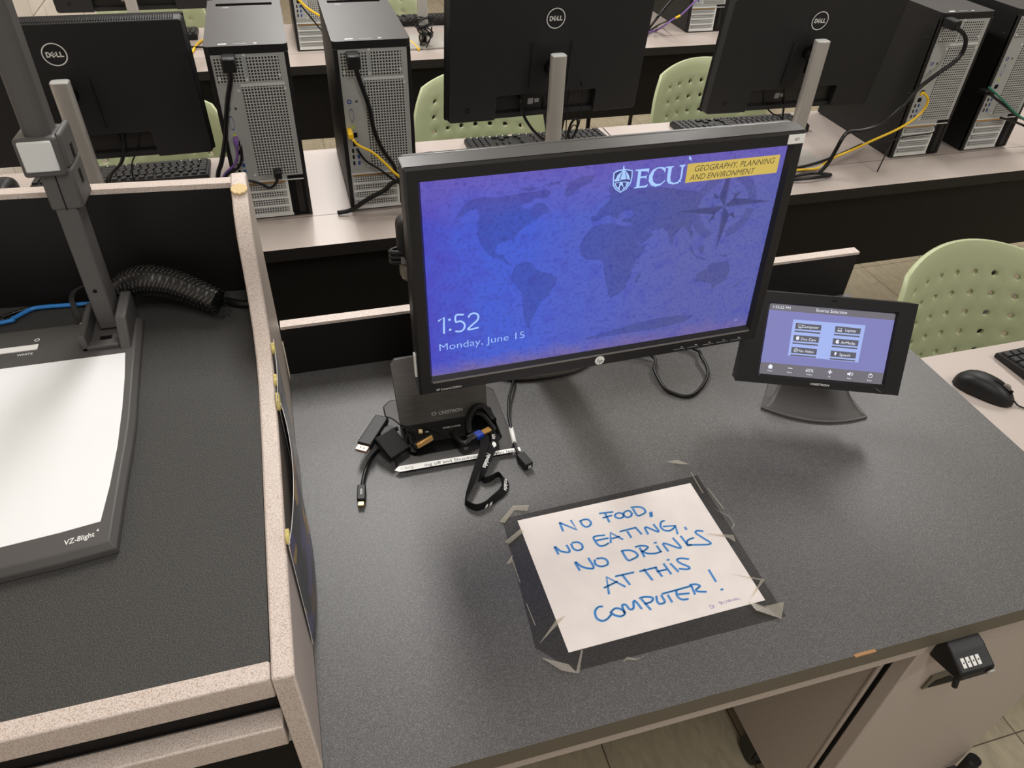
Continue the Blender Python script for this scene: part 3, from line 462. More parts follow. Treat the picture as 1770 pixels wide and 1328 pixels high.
CAB={'t1_power': [(-0.1188, 1.775, 0.3057), (-0.1203, 1.775, 0.2847), (-0.1348, 1.775, 0.2426), (-0.1499, 1.775, 0.1878), (-0.1595, 1.775, 0.15), (-0.1779, 1.775, 0.0999), (-0.1939, 1.775, 0.0624)], 't1_purple': [(-0.1371, 1.785, 0.1383), (-0.1411, 1.785, 0.1086), (-0.1532, 1.785, 0.0852), (-0.1779, 1.785, 0.0647)], 't1_black': [(-0.1288, 1.78, 0.1337), (-0.1324, 1.78, 0.1019), (-0.1448, 1.78, 0.0805), (-0.1746, 1.78, 0.0625)], 't1_low': [(-0.058, 1.795, 0.0469), (-0.0658, 1.795, 0.0283), (-0.0834, 1.795, 0.017), (-0.1044, 1.795, 0.0307), (-0.1379, 1.795, 0.0374)], 't2_power': [(0.1511, 1.77, 0.2999), (0.1593, 1.77, 0.263), (0.1732, 1.77, 0.2092), (0.18, 1.77, 0.1535), (0.1957, 1.77, 0.1031), (0.2209, 1.77, 0.0584), (0.2274, 1.77, 0.0316), (0.2463, 1.77, -0.0014)], 't2_yellow': [(0.1276, 1.755, 0.1373), (0.1397, 1.755, 0.1221), (0.1696, 1.755, 0.1031), (0.1954, 1.755, 0.0757), (0.2178, 1.755, 0.048), (0.2447, 1.755, 0.0147)], 't2_black': [(0.1365, 1.785, 0.1018), (0.1545, 1.785, 0.0706), (0.1851, 1.785, 0.0463), (0.2161, 1.785, 0.017), (0.2481, 1.785, -0.0132)], 't2_thick': [(0.241, 1.9554, -0.068), (0.2068, 1.9101, -0.068), (0.1555, 1.8605, -0.068), (0.1081, 1.827, -0.068), (0.0719, 1.8066, -0.068)], 'tr_power': [(1.7742, 1.765, 0.3181), (1.8078, 1.765, 0.3034), (1.8298, 1.765, 0.282), (1.835, 1.765, 0.2506), (1.8176, 1.765, 0.2233), (1.7743, 1.765, 0.1934), (1.7295, 1.765, 0.156), (1.6755, 1.74, 0.1238), (1.6421, 1.74, 0.0887), (1.6033, 1.74, 0.065), (1.5582, 1.74, 0.0569), (1.5192, 1.74, 0.056), (1.4869, 1.72, 0.0474), (1.4777, 1.72, 0.0136), (1.4653, 1.72, -0.0245), (1.4452, 1.72, -0.0547)], 'tr_yellow': [(1.7402, 1.76, 0.1386), (1.7482, 1.76, 0.1455), (1.7735, 1.76, 0.1253), (1.7746, 1.76, 0.0988), (1.7515, 1.76, 0.0697), (1.7044, 1.76, 0.042), (1.6259, 1.76, 0.0126), (1.5852, 1.78, -0.0203), (1.5368, 1.78, -0.0365), (1.513, 1.7963, -0.066), (1.4767, 1.7755, -0.066), (1.4162, 1.7786, -0.066), (1.3797, 1.7769, -0.066)], 'tr_thin': [(1.869, 1.79, 0.0301), (1.8741, 1.79, 0.0095), (1.8286, 1.79, 0.0048), (1.7686, 1.79, 0.0014), (1.7207, 1.79, -0.007)], 'tr_bundle': [(1.7237, 1.8992, -0.062), (1.6309, 1.856, -0.062), (1.5341, 1.8163, -0.062), (1.4599, 1.7932, -0.062), (1.3994, 1.7823, -0.062)], 'tr2_green': [(1.9883, 1.77, 0.1433), (2.0365, 1.77, 0.1166), (2.0878, 1.77, 0.0859), (2.1406, 1.77, 0.0544), (2.2081, 1.77, 0.0169)], 'tr2_black': [(2.0066, 1.775, 0.1225), (2.044, 1.775, 0.1027), (2.1059, 1.775, 0.071), (2.1568, 1.775, 0.0434), (2.2117, 1.775, 0.0189)], 'tr2_low': [(2.1094, 1.79, 0.0371), (2.1692, 1.79, 0.0204), (2.2423, 1.79, -0.008)], 'd2_a': [(0.5785, 1.88, 0.1528), (0.586, 1.88, 0.1211), (0.6128, 1.88, 0.0792), (0.6396, 1.88, 0.0526), (0.6621, 1.88, 0.0341)], 'd2_b': [(0.6462, 1.9, 0.1492), (0.6532, 1.9, 0.1051), (0.6628, 1.9, 0.0553)], 'd2_c': [(0.7098, 1.88, 0.1792), (0.7103, 1.88, 0.1004), (0.7138, 1.88, 0.0342)], 'd2_d': [(0.7416, 1.86, 0.184), (0.7428, 1.86, 0.1295), (0.7386, 1.86, 0.0857), (0.7235, 1.86, 0.0888), (0.7126, 1.86, 0.0672), (0.704, 1.86, 0.043)], 'd1_a': [(-0.4026, 1.9, 0.1316), (-0.4039, 1.9, 0.101), (-0.4209, 1.9, 0.0617), (-0.4628, 1.9, 0.0199)], 'd1_b': [(-0.3926, 1.89, 0.1348), (-0.3995, 1.89, 0.1011), (-0.4145, 1.89, 0.0692), (-0.4534, 1.89, 0.0255)], 'd1_c': [(-0.3562, 1.9, 0.1352), (-0.3721, 1.9, 0.0947), (-0.3991, 1.9, 0.0446)], 'd3_a': [(1.3147, 1.9, 0.1395), (1.3333, 1.9, 0.0896), (1.3657, 1.9, 0.0605), (1.4033, 1.9, 0.0383)], 'd3_b': [(1.3813, 1.9, 0.1318), (1.3954, 1.9, 0.0932), (1.4057, 1.9, 0.042)], 'r2_yellow': [(0.0648, 3.12, 0.1489), (0.0842, 3.12, 0.1252), (0.1104, 3.12, 0.0976), (0.1466, 3.12, 0.0726), (0.1774, 3.12, 0.0578)], 'r2_black': [(0.0891, 3.13, 0.106), (0.1053, 3.13, 0.0819), (0.1204, 3.13, 0.0608), (0.1479, 3.13, 0.0216), (0.164, 3.13, 0.0033)], 'r2_yellow2': [(0.4932, 3.2874, -0.068), (0.5078, 3.2296, -0.068), (0.5182, 3.1738, -0.068), (0.5233, 3.1137, -0.068)], 'r2_purple': [(1.7237, 3.12, 0.0739), (1.6961, 3.12, 0.0473), (1.6609, 3.12, 0.0161), (1.6227, 3.12, -0.0012), (1.5932, 3.12, -0.0212), (1.6082, 3.2154, -0.066), (1.565, 3.1946, -0.066), (1.5157, 3.1397, -0.066)], 'r2_thick': [(1.626, 3.13, 0.0928), (1.613, 3.13, 0.0751), (1.5771, 3.13, 0.0328), (1.5549, 3.13, 0.0034), (1.5955, 3.2638, -0.066), (1.5365, 3.1809, -0.066), (1.5018, 3.1331, -0.066)], 'r2_thin': [(1.7024, 3.13, 0.0539), (1.663, 3.13, 0.0298), (1.6261, 3.13, 0.0055), (1.6013, 3.13, -0.01), (1.6519, 3.2932, -0.066), (1.5481, 3.1882, -0.066)], 'r2_left': [(-0.2626, 3.4153, -0.068), (-0.2961, 3.3886, -0.068), (-0.3235, 3.3181, -0.068), (-0.3372, 3.2189, -0.068)], 'r2_leftblack': [(-0.3609, 3.2964, -0.066), (-0.3293, 3.2776, -0.066), (-0.2867, 3.2734, -0.066), (-0.2518, 3.2787, -0.066)], 'hp_loop': [(0.5654, 0.9658, 0.005), (0.5586, 0.9268, 0.005), (0.5569, 0.8841, 0.005), (0.5655, 0.8653, 0.005), (0.5876, 0.8509, 0.005), (0.6116, 0.8583, 0.005), (0.6427, 0.8847, 0.005), (0.6548, 0.9082, 0.005), (0.6582, 0.9391, 0.005), (0.6551, 0.9702, 0.005)], 'ext': [(0.3034, 0.9615, 0.012), (0.2914, 0.9334, 0.012), (0.2805, 0.9097, 0.012), (0.269, 0.8728, 0.012), (0.264, 0.8395, 0.012), (0.2601, 0.8056, 0.009), (0.2601, 0.7816, 0.009)], 'extring': [(0.264, 0.8395, 0.0105), (0.2601, 0.8057, 0.0105)], 'extplug': [(0.2601, 0.7816, 0.009), (0.2684, 0.7533, 0.009), (0.2768, 0.7512, 0.009)], 'usbc': [(0.051, 0.8455, 0.006), (0.0414, 0.8376, 0.006), (0.0318, 0.8235, 0.006), (0.023, 0.8042, 0.006), (0.0171, 0.7848, 0.006), (0.0153, 0.7758, 0.006)], 'usbc_plug': [(0.0142, 0.7752, 0.007), (0.0099, 0.7463, 0.007), (0.0079, 0.7366, 0.007)], 'dpstick': [(0.0644, 0.9011, 0.025), (0.0276, 0.8441, 0.025), (0.0215, 0.8326, 0.025)], 'dpcorn': [(0.0568, 0.9055, 0.03), (0.0712, 0.8858, 0.03), (0.0348, 0.8297, 0.03), (0.02, 0.8482, 0.03)], 'box': [(0.0518, 0.8469, 0.03), (0.0857, 0.8684, 0.03), (0.0888, 0.8238, 0.03), (0.0514, 0.8039, 0.03)], 'thinpow': [(0.0695, 0.8898, 0.034), (0.0777, 0.8828, 0.034), (0.0846, 0.8722, 0.034), (0.0881, 0.8655, 0.034), (0.0996, 0.8558, 0.034), (0.1108, 0.8448, 0.034)], 'dplead': [(0.0609, 0.8832, 0.022), (0.0722, 0.8874, 0.022), (0.0833, 0.8817, 0.022)], 'blue': [(-0.4538, 1.0242, 0.206), (-0.4483, 1.028, 0.206), (-0.4337, 1.0351, 0.206), (-0.422, 1.0473, 0.206), (-0.4106, 1.0566, 0.206), (-0.3936, 1.0604, 0.206), (-0.3788, 1.0647, 0.206), (-0.3619, 1.0721, 0.206), (-0.3532, 1.0747, 0.206), (-0.34, 1.0785, 0.206), (-0.3299, 1.0809, 0.206)], 'blackl': [(-0.4565, 1.0373, 0.206), (-0.4517, 1.0446, 0.206), (-0.4324, 1.0562, 0.206), (-0.4119, 1.0635, 0.206), (-0.3904, 1.0674, 0.206), (-0.3627, 1.078, 0.206), (-0.3481, 1.0873, 0.206)], 'sleeve': [(-0.2866, 1.0277, 0.24), (-0.273, 1.0523, 0.24), (-0.2435, 1.0456, 0.24), (-0.2014, 1.0182, 0.24), (-0.1688, 0.9909, 0.24), (-0.1344, 0.9564, 0.24)], 'lan_l': [(0.2146, 0.8239, 0.01), (0.2084, 0.7993, 0.01), (0.195, 0.7736, 0.01), (0.1808, 0.7491, 0.01), (0.1671, 0.7255, 0.01), (0.1588, 0.7101, 0.01)], 'lan_b': [(0.1576, 0.7079, 0.004), (0.1623, 0.6999, 0.004), (0.1713, 0.6933, 0.004), (0.1851, 0.6958, 0.004), (0.2003, 0.7032, 0.004), (0.2152, 0.7135, 0.004), (0.2244, 0.7274, 0.004), (0.2243, 0.742, 0.004), (0.2179, 0.7492, 0.004), (0.2055, 0.744, 0.004), (0.1956, 0.7428, 0.004), (0.192, 0.7501, 0.004)], 'lan_r': [(0.1906, 0.7447, 0.012), (0.2001, 0.7609, 0.012), (0.2116, 0.7789, 0.012), (0.2224, 0.7958, 0.012), (0.2295, 0.812, 0.012), (0.2315, 0.8279, 0.012), (0.2316, 0.8424, 0.012)], 'lan_t1': [(0.1935, 0.7403, 0.014), (0.2088, 0.7681, 0.014)], 'usb': [(0.1782, 0.8144, 0.02), (0.1974, 0.8238, 0.02), (0.2123, 0.8293, 0.02), (0.218, 0.832, 0.02), (0.2292, 0.8365, 0.02)], 'vga': [(0.1008, 0.8194, 0.02), (0.131, 0.8277, 0.02)], 'strip': [(0.0671, 0.7917, 0.004), (0.2668, 0.7897, 0.004), (0.2621, 0.7973, 0.004), (0.0729, 0.8008, 0.004)], 'striptxt': [(0.0779, 0.7851, 0.005), (0.0974, 0.7862, 0.005), (0.1208, 0.7894, 0.005), (0.1953, 0.7861, 0.005), (0.2262, 0.7878, 0.005), (0.2603, 0.7872, 0.005)], 'kb_side': [(1.3087, 0.9097, -0.06), (1.4101, 0.9062, -0.06)], 'mouse_side': [(1.1774, 0.8444, -0.06), (1.2008, 0.7373, -0.06)], 'mouse_cord': [(1.2132, 0.7489, -0.07), (1.2178, 0.7278, -0.07), (1.2398, 0.6947, -0.07)], 'frame': [(0.0694, 0.9556, 0.004), (0.0898, 0.958, 0.004), (0.2548, 0.9575, 0.004), (0.2582, 0.7999, 0.004), (0.0722, 0.7964, 0.004), (0.0722, 0.8239, 0.004)], 'pocket': [(0.0963, 0.8759, 0.004), (0.2441, 0.8599, 0.004), (0.2404, 0.8238, 0.004), (0.0935, 0.8202, 0.004)]}
T2THICK = [(0.22, 1.775, 0.012), (0.193, 1.775, -0.008), (0.149, 1.78, -0.031), (0.108, 1.79, -0.06), (0.072, 1.795, -0.068)]
# ------------------------------------------------------------------ the setting
FZ = -0.795; RZ = -0.075        # floor and classroom desk-top heights
def struct(mb, name):
    o = mb.build(name); o['kind'] = 'structure'; return o
mb = MB(); mb.box(-0.9, 6.2, -3.0, 8.0, FZ - 0.1, FZ, 'floor_tile'); fl = struct(mb, 'floor')
mb = MB(); mb.box(-1.05, -0.9, -3.0, 8.0, 0, 2.9, 'block_wall'); wl = struct(mb, 'wall_left'); wl.location.z = FZ
mb = MB(); mb.box(-1.05, 6.2, 8.0, 8.15, FZ, 2.1, 'laminate_panel'); struct(mb, 'wall_back')
mb = MB(); mb.box(0, 0.15, -3.0, 8.0, 0, 2.9, 'block_wall'); wr_ = struct(mb, 'wall_right'); wr_.location = (6.2, 0, FZ)
mb = MB(); mb.box(-1.05, 6.2, -3.0, 8.15, CEIL_Z, CEIL_Z + 0.1, 'ceiling_white'); struct(mb, 'ceiling')

# ------------------------------------------------------------------ podium: grey worktop side
pod = thing('podium_desk', 'grey podium worktop with black back panel and open knee space beneath', 'desk', (0.5, 0.7, FZ))
mb = MB()
n = 10; out = [(-0.076, 0.383)] + [(-0.076 + 0.10 * i / n, 0.383 - 0.035 * math.sin(PI / 2 * i / n)) for i in range(1, n + 1)] + [(1.075, 0.349), (1.075, 1.075), (-0.076, 1.075)]
mb.prism(out, -0.034, 0.0, 2, 'edge_olive', 'worktop_grey'); wt = mb.build('worktop', pod)
mb = MB(); mb.ribbon([(0.575, 0.3485), (0.590, 0.3487), (0.606, 0.3484)], 0.004, 0.0003, 'chip_wood'); mb.box(0.577, 0.604, 0.3478, 0.3495, -0.005, 0.0, 'chip_wood'); mb.build('chipped_edge', wt)
mb = MB(); mb.box(0.03, 0.716, 0.3545, 0.374, -0.068, -0.034, 'laminate_panel'); mb.build('apron', pod, bevel=0.002)
mb = MB(); mb.box(-0.0755, 1.062, 1.0755, 1.093, -0.73, 0.101, 'black_panel', top='speckle'); mb.box(-0.0755, 1.062, 1.0745, 1.094, 0.0975, 0.103, 'speckle'); mb.build('back_panel', pod)
mb = MB(); mb.box(1.05, 1.070, 0.95, 1.074, FZ, -0.034, 'laminate_panel'); mb.build('leg_panel', pod)

# pedestal cabinet under its right end
pc = thing('pedestal_cabinet', 'beige pedestal cabinet with combination lock under the podium worktop', 'cabinet', (0.89, 0.7, FZ))
mb = MB(); mb.box(0.716, 1.046, 0.396, 0.96, -0.70, -0.036, 'laminate_panel'); mb.build('body', pc, bevel=0.003)
mb = MB(); mb.box(0.713, 0.720, 0.3905, 0.397, -0.70, -0.036, 'laminate_panel'); mb.build('edge_trim', pc, bevel=0.002)
mb = MB(); mb.box(0.722, 1.075, 0.362, 0.386, -0.66, -0.038, 'laminate_panel'); dr = mb.build('door', pc, bevel=0.002)
mb = MB(); mb.box(0.722, 1.04, 0.386, 0.396, -0.69, -0.04, 'deep_black'); mb.build('door_gap_shade', pc)  # solid black strip stands in for the shade behind the door
mb = MB(); mb.box(0.684, 0.7155, 0.93, 0.955, FZ, -0.036, 'black_panel'); mb.build('rear_upright', pc)
mb = MB()
mb.prism([(0.780, -0.206), (0.783, -0.169), (0.814, -0.166), (0.856, -0.206), (0.848, -0.212)], 0.3590, 0.364, 1, 'edge_olive', 'edge_olive')
mb.prism([(0.790, -0.203), (0.796, -0.186), (0.821, -0.183), (0.842, -0.205)], 0.3582, 0.363, 1, 'deep_black', 'deep_black')
mb.build('finger_pull', dr)
mb = MB(); mb.prism([(0.362, -0.047), (0.342, -0.050), (0.337, -0.053), (0.313, -0.064), (0.311, -0.078), (0.362, -0.094)], 0.741, 0.797, 0, 'black_plastic')
lk = mb.build('combination_lock', dr, bevel=0.003)
mb = MB(); mb.T = frame_mat((0.762, 0.3255, -0.0585), (1, 0, 0), (0, 0.91, 0.415))
for i in range(4):
    mb.box(-0.0135 + i * 0.008, -0.0080 + i * 0.008, -0.0065, 0.0065, -0.002, 0.0012, 'white_plastic')
    mb.box(-0.0118 + i * 0.008, -0.0097 + i * 0.008, -0.001, 0.0012, 0.0008, 0.00145, 'print_black')
mb.build('number_dials', lk, bevel=0.0006)
mb = MB(); mb.cyl((0.789, 0.3115, -0.070), (0.789, 0.3085, -0.0705), 0.0062, 'silver'); mb.build('key_cylinder', lk)
mb = MB(); mb.cyl((0.746, 0.318, -0.080), (0.746, 0.314, -0.096), 0.004, 'black_plastic'); mb.build('lock_lever', lk)
for x, y in ((1.03, 0.345), (0.74, 0.50), (1.03, 0.93), (0.74, 0.93)):
    mb = MB(); mb.cyl((x - 0.012, y + 0.03, FZ + 0.03), (x + 0.012, y + 0.03, FZ + 0.03), 0.03, 'caster_black', n=24)
    mb.box(x - 0.018, x + 0.018, y + 0.01, y + 0.05, FZ + 0.03, -0.685, 'caster_black'); mb.build('caster', pc, bevel=0.003)
mb = MB(); mb.tube([(1.076, 0.347, -0.60), (1.066, 0.343, -0.66), (1.05, 0.342, -0.75)], 0.013, 'caster_black', n=12, sm=3); mb.build('corner_bumper', pc)

# ------------------------------------------------------------------ podium: raised equipment rack with divider
rk = thing('equipment_rack', 'raised equipment rack with speckled edges, dark top and curved divider panel', 'rack', (-0.5, 0.75, FZ))
prof = [(0.383, FZ), (0.383, 0.200), (0.70, 0.203), (0.80, 0.209), (0.845, 0.220), (0.88, 0.240), (0.912, 0.272), (0.932, 0.308), (0.950, 0.345), (0.975, 0.366), (1.01, 0.380), (1.040, 0.388), (1.060, 0.386), (1.066, 0.375), (1.066, FZ)]
mb = MB(); mb.prism(prof, -0.098, -0.0765, 0, 'speckle', 'laminate_panel'); dv = mb.build('divider_panel', rk, bevel=0.0025)
mb = MB(); mb.prism([(-0.878, 0.403), (-0.0985, 0.403), (-0.0985, 1.0465), (-0.878, 1.1115)], 0.178, 0.2, 2, 'riser_grey'); mb.build('top_surface', rk)
mb = MB(); mb.box(-0.878, -0.0985, 0.384, 0.4035, 0.167, 0.2005, 'speckle'); mb.build('front_lip', rk, bevel=0.002)
mb = MB(); bq = lambda e: [(-0.0985, 1.047 - e), (-0.878, 1.112 - e), (-0.878, 1.130 + e), (-0.0985, 1.065 + e)]
mb.prism(bq(0), FZ + 0.05, 0.370, 2, 'black_panel'); mb.prism(bq(0.0005), 0.370, 0.3775, 2, 'speckle'); mb.build('back_panel', rk)
mb = MB(); mb.box(-0.878, -0.86, 0.384, 1.066, FZ, 0.2, 'laminate_panel'); mb.build('side_panel', rk)
mb = MB(); mb.box(-0.85, -0.102, 0.386, 0.408, 0.066, 0.104, 'speckle'); mb.box(-0.85, -0.102, 0.408, 0.95, 0.070, 0.080, 'laminate_panel'); sh = mb.build('pull_out_shelf', rk, bevel=0.002)
mb = MB(); mb.box(-0.110, -0.1, 0.400, 0.92, 0.045, 0.066, 'steel'); mb.build('shelf_slide', sh)
mb = MB(); mb.box(-0.858, -0.1, 0.415, 1.04, FZ + 0.04, 0.045, 'deep_black'); mb.build('rack_interior', rk)
mb = MB(); mb.box(-0.858, -0.0995, 0.409, 0.414, 0.103, 0.178, 'deep_black'); mb.build('shelf_gap_shade', rk)  # black sheet stands in for the shade between lip and shelf
mb = MB()
for i in range(14):
    a = i / 14 * 2 * PI
mb.T = frame_mat((-0.087, 1.012, 0.3825), (1, 0, 0), (0, 0.95, 0.31))
mb.prism([(0.0112 * math.cos(k * PI / 10), 0.010 * math.sin(k * PI / 10) * (1 + 0.15 * math.sin(3 * k))) for k in range(20)], -0.001, 0.0022, 2, 'putty_pale'); o = mb.build('putty', bevel=0.001)
tag(o, 'tan putty smear across the top end of the curved divider', 'putty')

# posters hanging on the divider
def sheet(name, label, y0, y1, z0, z1, sag, m, border):
    mb = MB(); nx, nz = 10, 10; G = {}
    for i in range(nx + 1):
        for j in range(nz + 1):
            s, t = i / nx, j / nz; y = y0 + (y1 - y0) * s; z = z0(s) + (z1(s) - z0(s)) * t
            G[i, j] = mb.v((-0.0742 + sag * math.sin(PI * s) ** 0.8 + 0.0010 * t, y, z))
    for i in range(nx):
        for j in range(nz):
            mb.f([G[i, j], G[i + 1, j], G[i + 1, j + 1], G[i, j + 1]], m, True)
    for i in range(nx): mb.f([G[i, nz], G[i + 1, nz], mb.v(G[i + 1, nz].co + Vector((0, 0, 0.002))), mb.v(G[i, nz].co + Vector((0, 0, 0.002)))], border)
    for j in range(nz): mb.f([G[0, j], G[0, j + 1], mb.v(G[0, j + 1].co + Vector((0, -0.002, 0))), mb.v(G[0, j].co + Vector((0, -0.002, 0)))], border)
    o = mb.build(name, solid=0.0004); tag(o, label, 'poster', 'posters on the divider'); return o
sheet('poster', 'grey printed poster stuck to the divider, the one nearer the back panel', 0.748, 0.872, lambda s: 0.006, lambda s: 0.224, 0.002, 'poster_grey', 'white_plastic')
sheet('poster', 'dark colourful poster bulging from the divider, the one nearer its front end', 0.526, 0.765, lambda s: 0.018, lambda s: 0.207, 0.0105, 'poster_dark', 'white_plastic')
for i, (y, z, w) in enumerate(((0.852, 0.226, 0.009), (0.785, 0.224, 0.009), (0.758, 0.210, 0.013), (0.540, 0.206, 0.009))):
    mb = MB(); mb.T = frame_mat((-0.0752, y, z), (0, 1, 0), (0, 0, 1))
    mb.prism([(w * math.cos(k * PI / 8), w * 0.8 * math.sin(k * PI / 8) * (1 + 0.2 * math.sin(2 * k + i))) for k in range(16)], -0.001, 0.0035, 2, 'putty'); o = mb.build('putty', bevel=0.001)
    tag(o, ('yellow putty dab behind the top edge of the grey poster', 'yellow putty dab behind the near top corner of the grey poster', 'largest yellow putty dab, above the gap between both posters', 'yellow putty dab behind the near top edge of the dark poster')[i], 'putty', 'putty dabs behind the posters')

# ------------------------------------------------------------------ document camera on the rack
dc = thing('document_camera', 'dark grey document camera with white working surface and upright arm', 'document camera', (-0.46, 0.75, 0.2))
CX = -0.462
edge = [(-0.2505, 0.572), (-0.2503, 0.6605), (-0.2494, 0.7209), (-0.2496, 0.7596), (-0.2545, 0.86), (-0.2597, 0.985)]
front = [(-0.30, 0.5655), (-0.36, 0.561), (-0.42, 0.559), (CX, 0.5585)]
half = edge[::-1] + front
ol = half + [(2 * CX - x, y) for x, y in half[::-1][1:]]
foot = [(x + (0.006 if x > CX else -0.006), y + (0.004 if y > 0.9 else -0.006 if y < 0.6 else 0)) for x, y in ol]
mb = MB(); A = [mb.v((x, y, 0.2005)) for x, y in foot]; B = [mb.v((x, y, 0.209)) for x, y in foot]; Cc = [mb.v((x, y, 0.216)) for x, y in ol]; n = len(ol)
for r0, r1 in ((A, B), (B, Cc)):
    for i in range(n): mb.f([r0[i], r0[(i + 1) % n], r1[(i + 1) % n], r1[i]], 'doc_grey')
mb.f(A[::-1], 'doc_grey'); mb.f(Cc, 'doc_grey'); bs = mb.build('base', dc, bevel=0.0012)
wr = [(-0.2671, 0.8998), (-0.2625, 0.8481), (-0.2591, 0.7864), (-0.2572, 0.7153), (-0.2584, 0.6525), (-0.2617, 0.6004), (-0.30, 0.5945), (-0.36, 0.5885), (CX, 0.585)]
ws = wr + [(2 * CX - x, y) for x, y in wr[::-1][1:]]
mb = MB(); mb.prism(ws, 0.2155, 0.2166, 2, 'doc_white'); mb.build('working_surface', dc)
mb = MB(); mb.text('VZ-8light', (-0.2935, 0.5795, 0.2164), 0.0072, 'print_white', w=0.0285, shear=0.12, ux=(0.98, 0.18, 0), uy=(-0.18, 0.98, 0), align='L', bold=0.012); mb.text('4', (-0.2645, 0.5885, 0.2164), 0.004, 'print_white', ux=(0.98, 0.18, 0), uy=(-0.18, 0.98, 0), align='L', bold=0.01); mb.build('lettering', bs)
mb = MB(); mb.box(-0.47, -0.3805, 0.934, 0.9455, 0.2155, 0.2172, 'white_plastic'); mb.text('WHITE', (-0.394, 0.9265, 0.2163), 0.0045, 'print_white', bold=0.01); mb.ring((-0.3845, 0.957, 0.2163), (1, 0, 0), (0, 1, 0), 0.0022, 0.0034, 'print_white', n=20); mb.build('white_balance_key', bs)
# hinge tower
mb = MB()
mb.box(-0.3215, -0.3130, 0.915, 1.0, 0.215, 0.240, 'doc_grey'); mb.box(-0.3215, -0.2750, 0.915, 0.930, 0.215, 0.2225, 'doc_grey'); mb.box(-0.314, -0.274, 0.93, 1.0, 0.214, 0.2185, 'doc_grey')
mb.prism([(0.90, 0.2), (0.935, 0.252), (1.0, 0.252), (1.0, 0.2)], -0.2745, -0.2605, 0, 'doc_grey')
hb = mb.build('arm_socket', dc, bevel=0.003)
mb = MB(); mb.box(-0.302, -0.287, 0.932, 0.942, 0.2185, 0.2192, 'deep_black'); mb.build('socket_latch', hb)
a0 = Vector((-0.2915, 0.967, 0.220)); a1 = Vector((-0.2915, 1.0, 0.70)); az = (a1 - a0).normalized(); ax_ = Vector((1, 0, 0)); ay_ = az.cross(ax_)
MA = frame_mat(a0, ax_, ay_, az)
mb = MB(); mb.T = MA; mb.box(-0.0125, 0.0125, -0.012, 0.028, 0.0, 0.215, 'doc_grey'); la = mb.build('lower_arm', dc, bevel=0.0025)
mb = MB(); mb.T = MA; mb.cyl((-0.001, -0.0125, 0.060), (-0.001, -0.0118, 0.060), 0.0028, 'deep_black'); mb.build('screw_hole', la)
mb = MB(); mb.T = MA
mb.box(-0.029, 0.018, -0.022, 0.034, 0.222, 0.269, 'doc_grey'); mb.box(-0.016, 0.022, -0.014, 0.046, 0.176, 0.228, 'doc_grey'); mb.box(0.014, 0.022, -0.014, 0.046, 0.228, 0.270, 'doc_grey')
kb = mb.build('arm_collar', dc, bevel=0.005, seg=3)
mb = MB(); mb.T = MA; mb.box(-0.0245, 0.0125, -0.0245, -0.020, 0.229, 0.2655, 'collar_silver'); mb.build('silver_clasp', kb, bevel=0.002)
for z in (0.200, 0.232):
    mb = MB(); mb.T = MA; mb.box(0.0215, 0.0227, 0.013, 0.022, z, z + 0.017, 'deep_black'); mb.build('collar_slot', kb)
mb = MB(); mb.T = MA; mb.box(0.001, 0.0023, -0.0146, -0.013, 0.1765, 0.222, 'deep_black'); mb.build('collar_seam', kb)
mb = MB(); mb.T = MA; mb.box(-0.0180, 0.0125, -0.014, 0.026, 0.255, 0.62, 'doc_grey'); mb.build('upper_arm', dc, bevel=0.008, seg=4)

# cables and sleeve behind it
CB = CAB
mb = MB(); P = [(x, y, 0.2) for x, y, z in CB['sleeve']]
zs = [0.215, 0.238, 0.243, 0.238, 0.230, 0.218]; rr_ = [0.010, 0.020, 0.024, 0.024, 0.023, 0.021]
pts = [(-0.295, 1.030, 0.222), (-0.275, 1.026, 0.240), (-0.245, 1.024, 0.250), (-0.212, 1.018, 0.246), (-0.182, 1.004, 0.238), (-0.148, 0.985, 0.226)]
mb.tube(pts, 0.02, 'braid_dark', n=44, sm=30, rr=[0.008, 0.013, 0.017, 0.020, 0.0215, 0.0225, 0.023, 0.023, 0.0225, 0.022, 0.0215, 0.021, 0.0205, 0.02, 0.0195, 0.019])
li = mb.mi('braid_glint')
for k, f_ in enumerate(mb.bm.faces):
    if (k % 44 + (k // 44)) % 5 == 0 and (k % 44) % 7 in (0, 1, 2, 4): f_.material_index = li  # paler facets put the braid's specular dots into the colour
o = mb.build('cable_sleeve', smooth='keep'); tag(o, 'braided black cable sleeve lying behind the document camera arm', 'cable sleeve')
mb = MB()
for k in range(26):
    a = k / 26 * 2 * PI; c = Vector((-0.1485, 0.9855, 0.226)); d = Vector((0.82, -0.53, -0.18)); u = Vector((0.53, 0.84, 0)); w = Vector((0, 0.1, 1))
    p = c + (u * math.cos(a) + w * math.sin(a)) * 0.0175
    mb.tube([p - d * 0.008, p + d * random.uniform(0.006, 0.016) + Vector((0, 0, -0.002))], 0.0007, 'cable_black', n=4, sm=0)
f_ = mb.build('frayed_end', o); f_['kind'] = 'stuff'
mb = MB(); mb.tube([(-0.175, 1.035, 0.206), (-0.145, 1.015, 0.207), (-0.12, 1.0, 0.207), (-0.1005, 0.995, 0.207)], 0.006, 'cable_black', n=8); tag(mb.build('cable'), 'flat black cable leading out of the braided sleeve to the divider', 'cable')
mb = MB(); mb.tube([(-0.62, 1.0, 0.205)] + [(x, min(y, 1.0388 - (x + 0.0985) * 0.0834 - 0.006), 0.2055) for x, y, z in CB['blue'][1:-1]] + [(-0.30, 1.044, 0.207)], 0.0032, 'cable_blue', n=10); tag(mb.build('cable'), 'blue network cable running along the rack behind the document camera', 'cable')
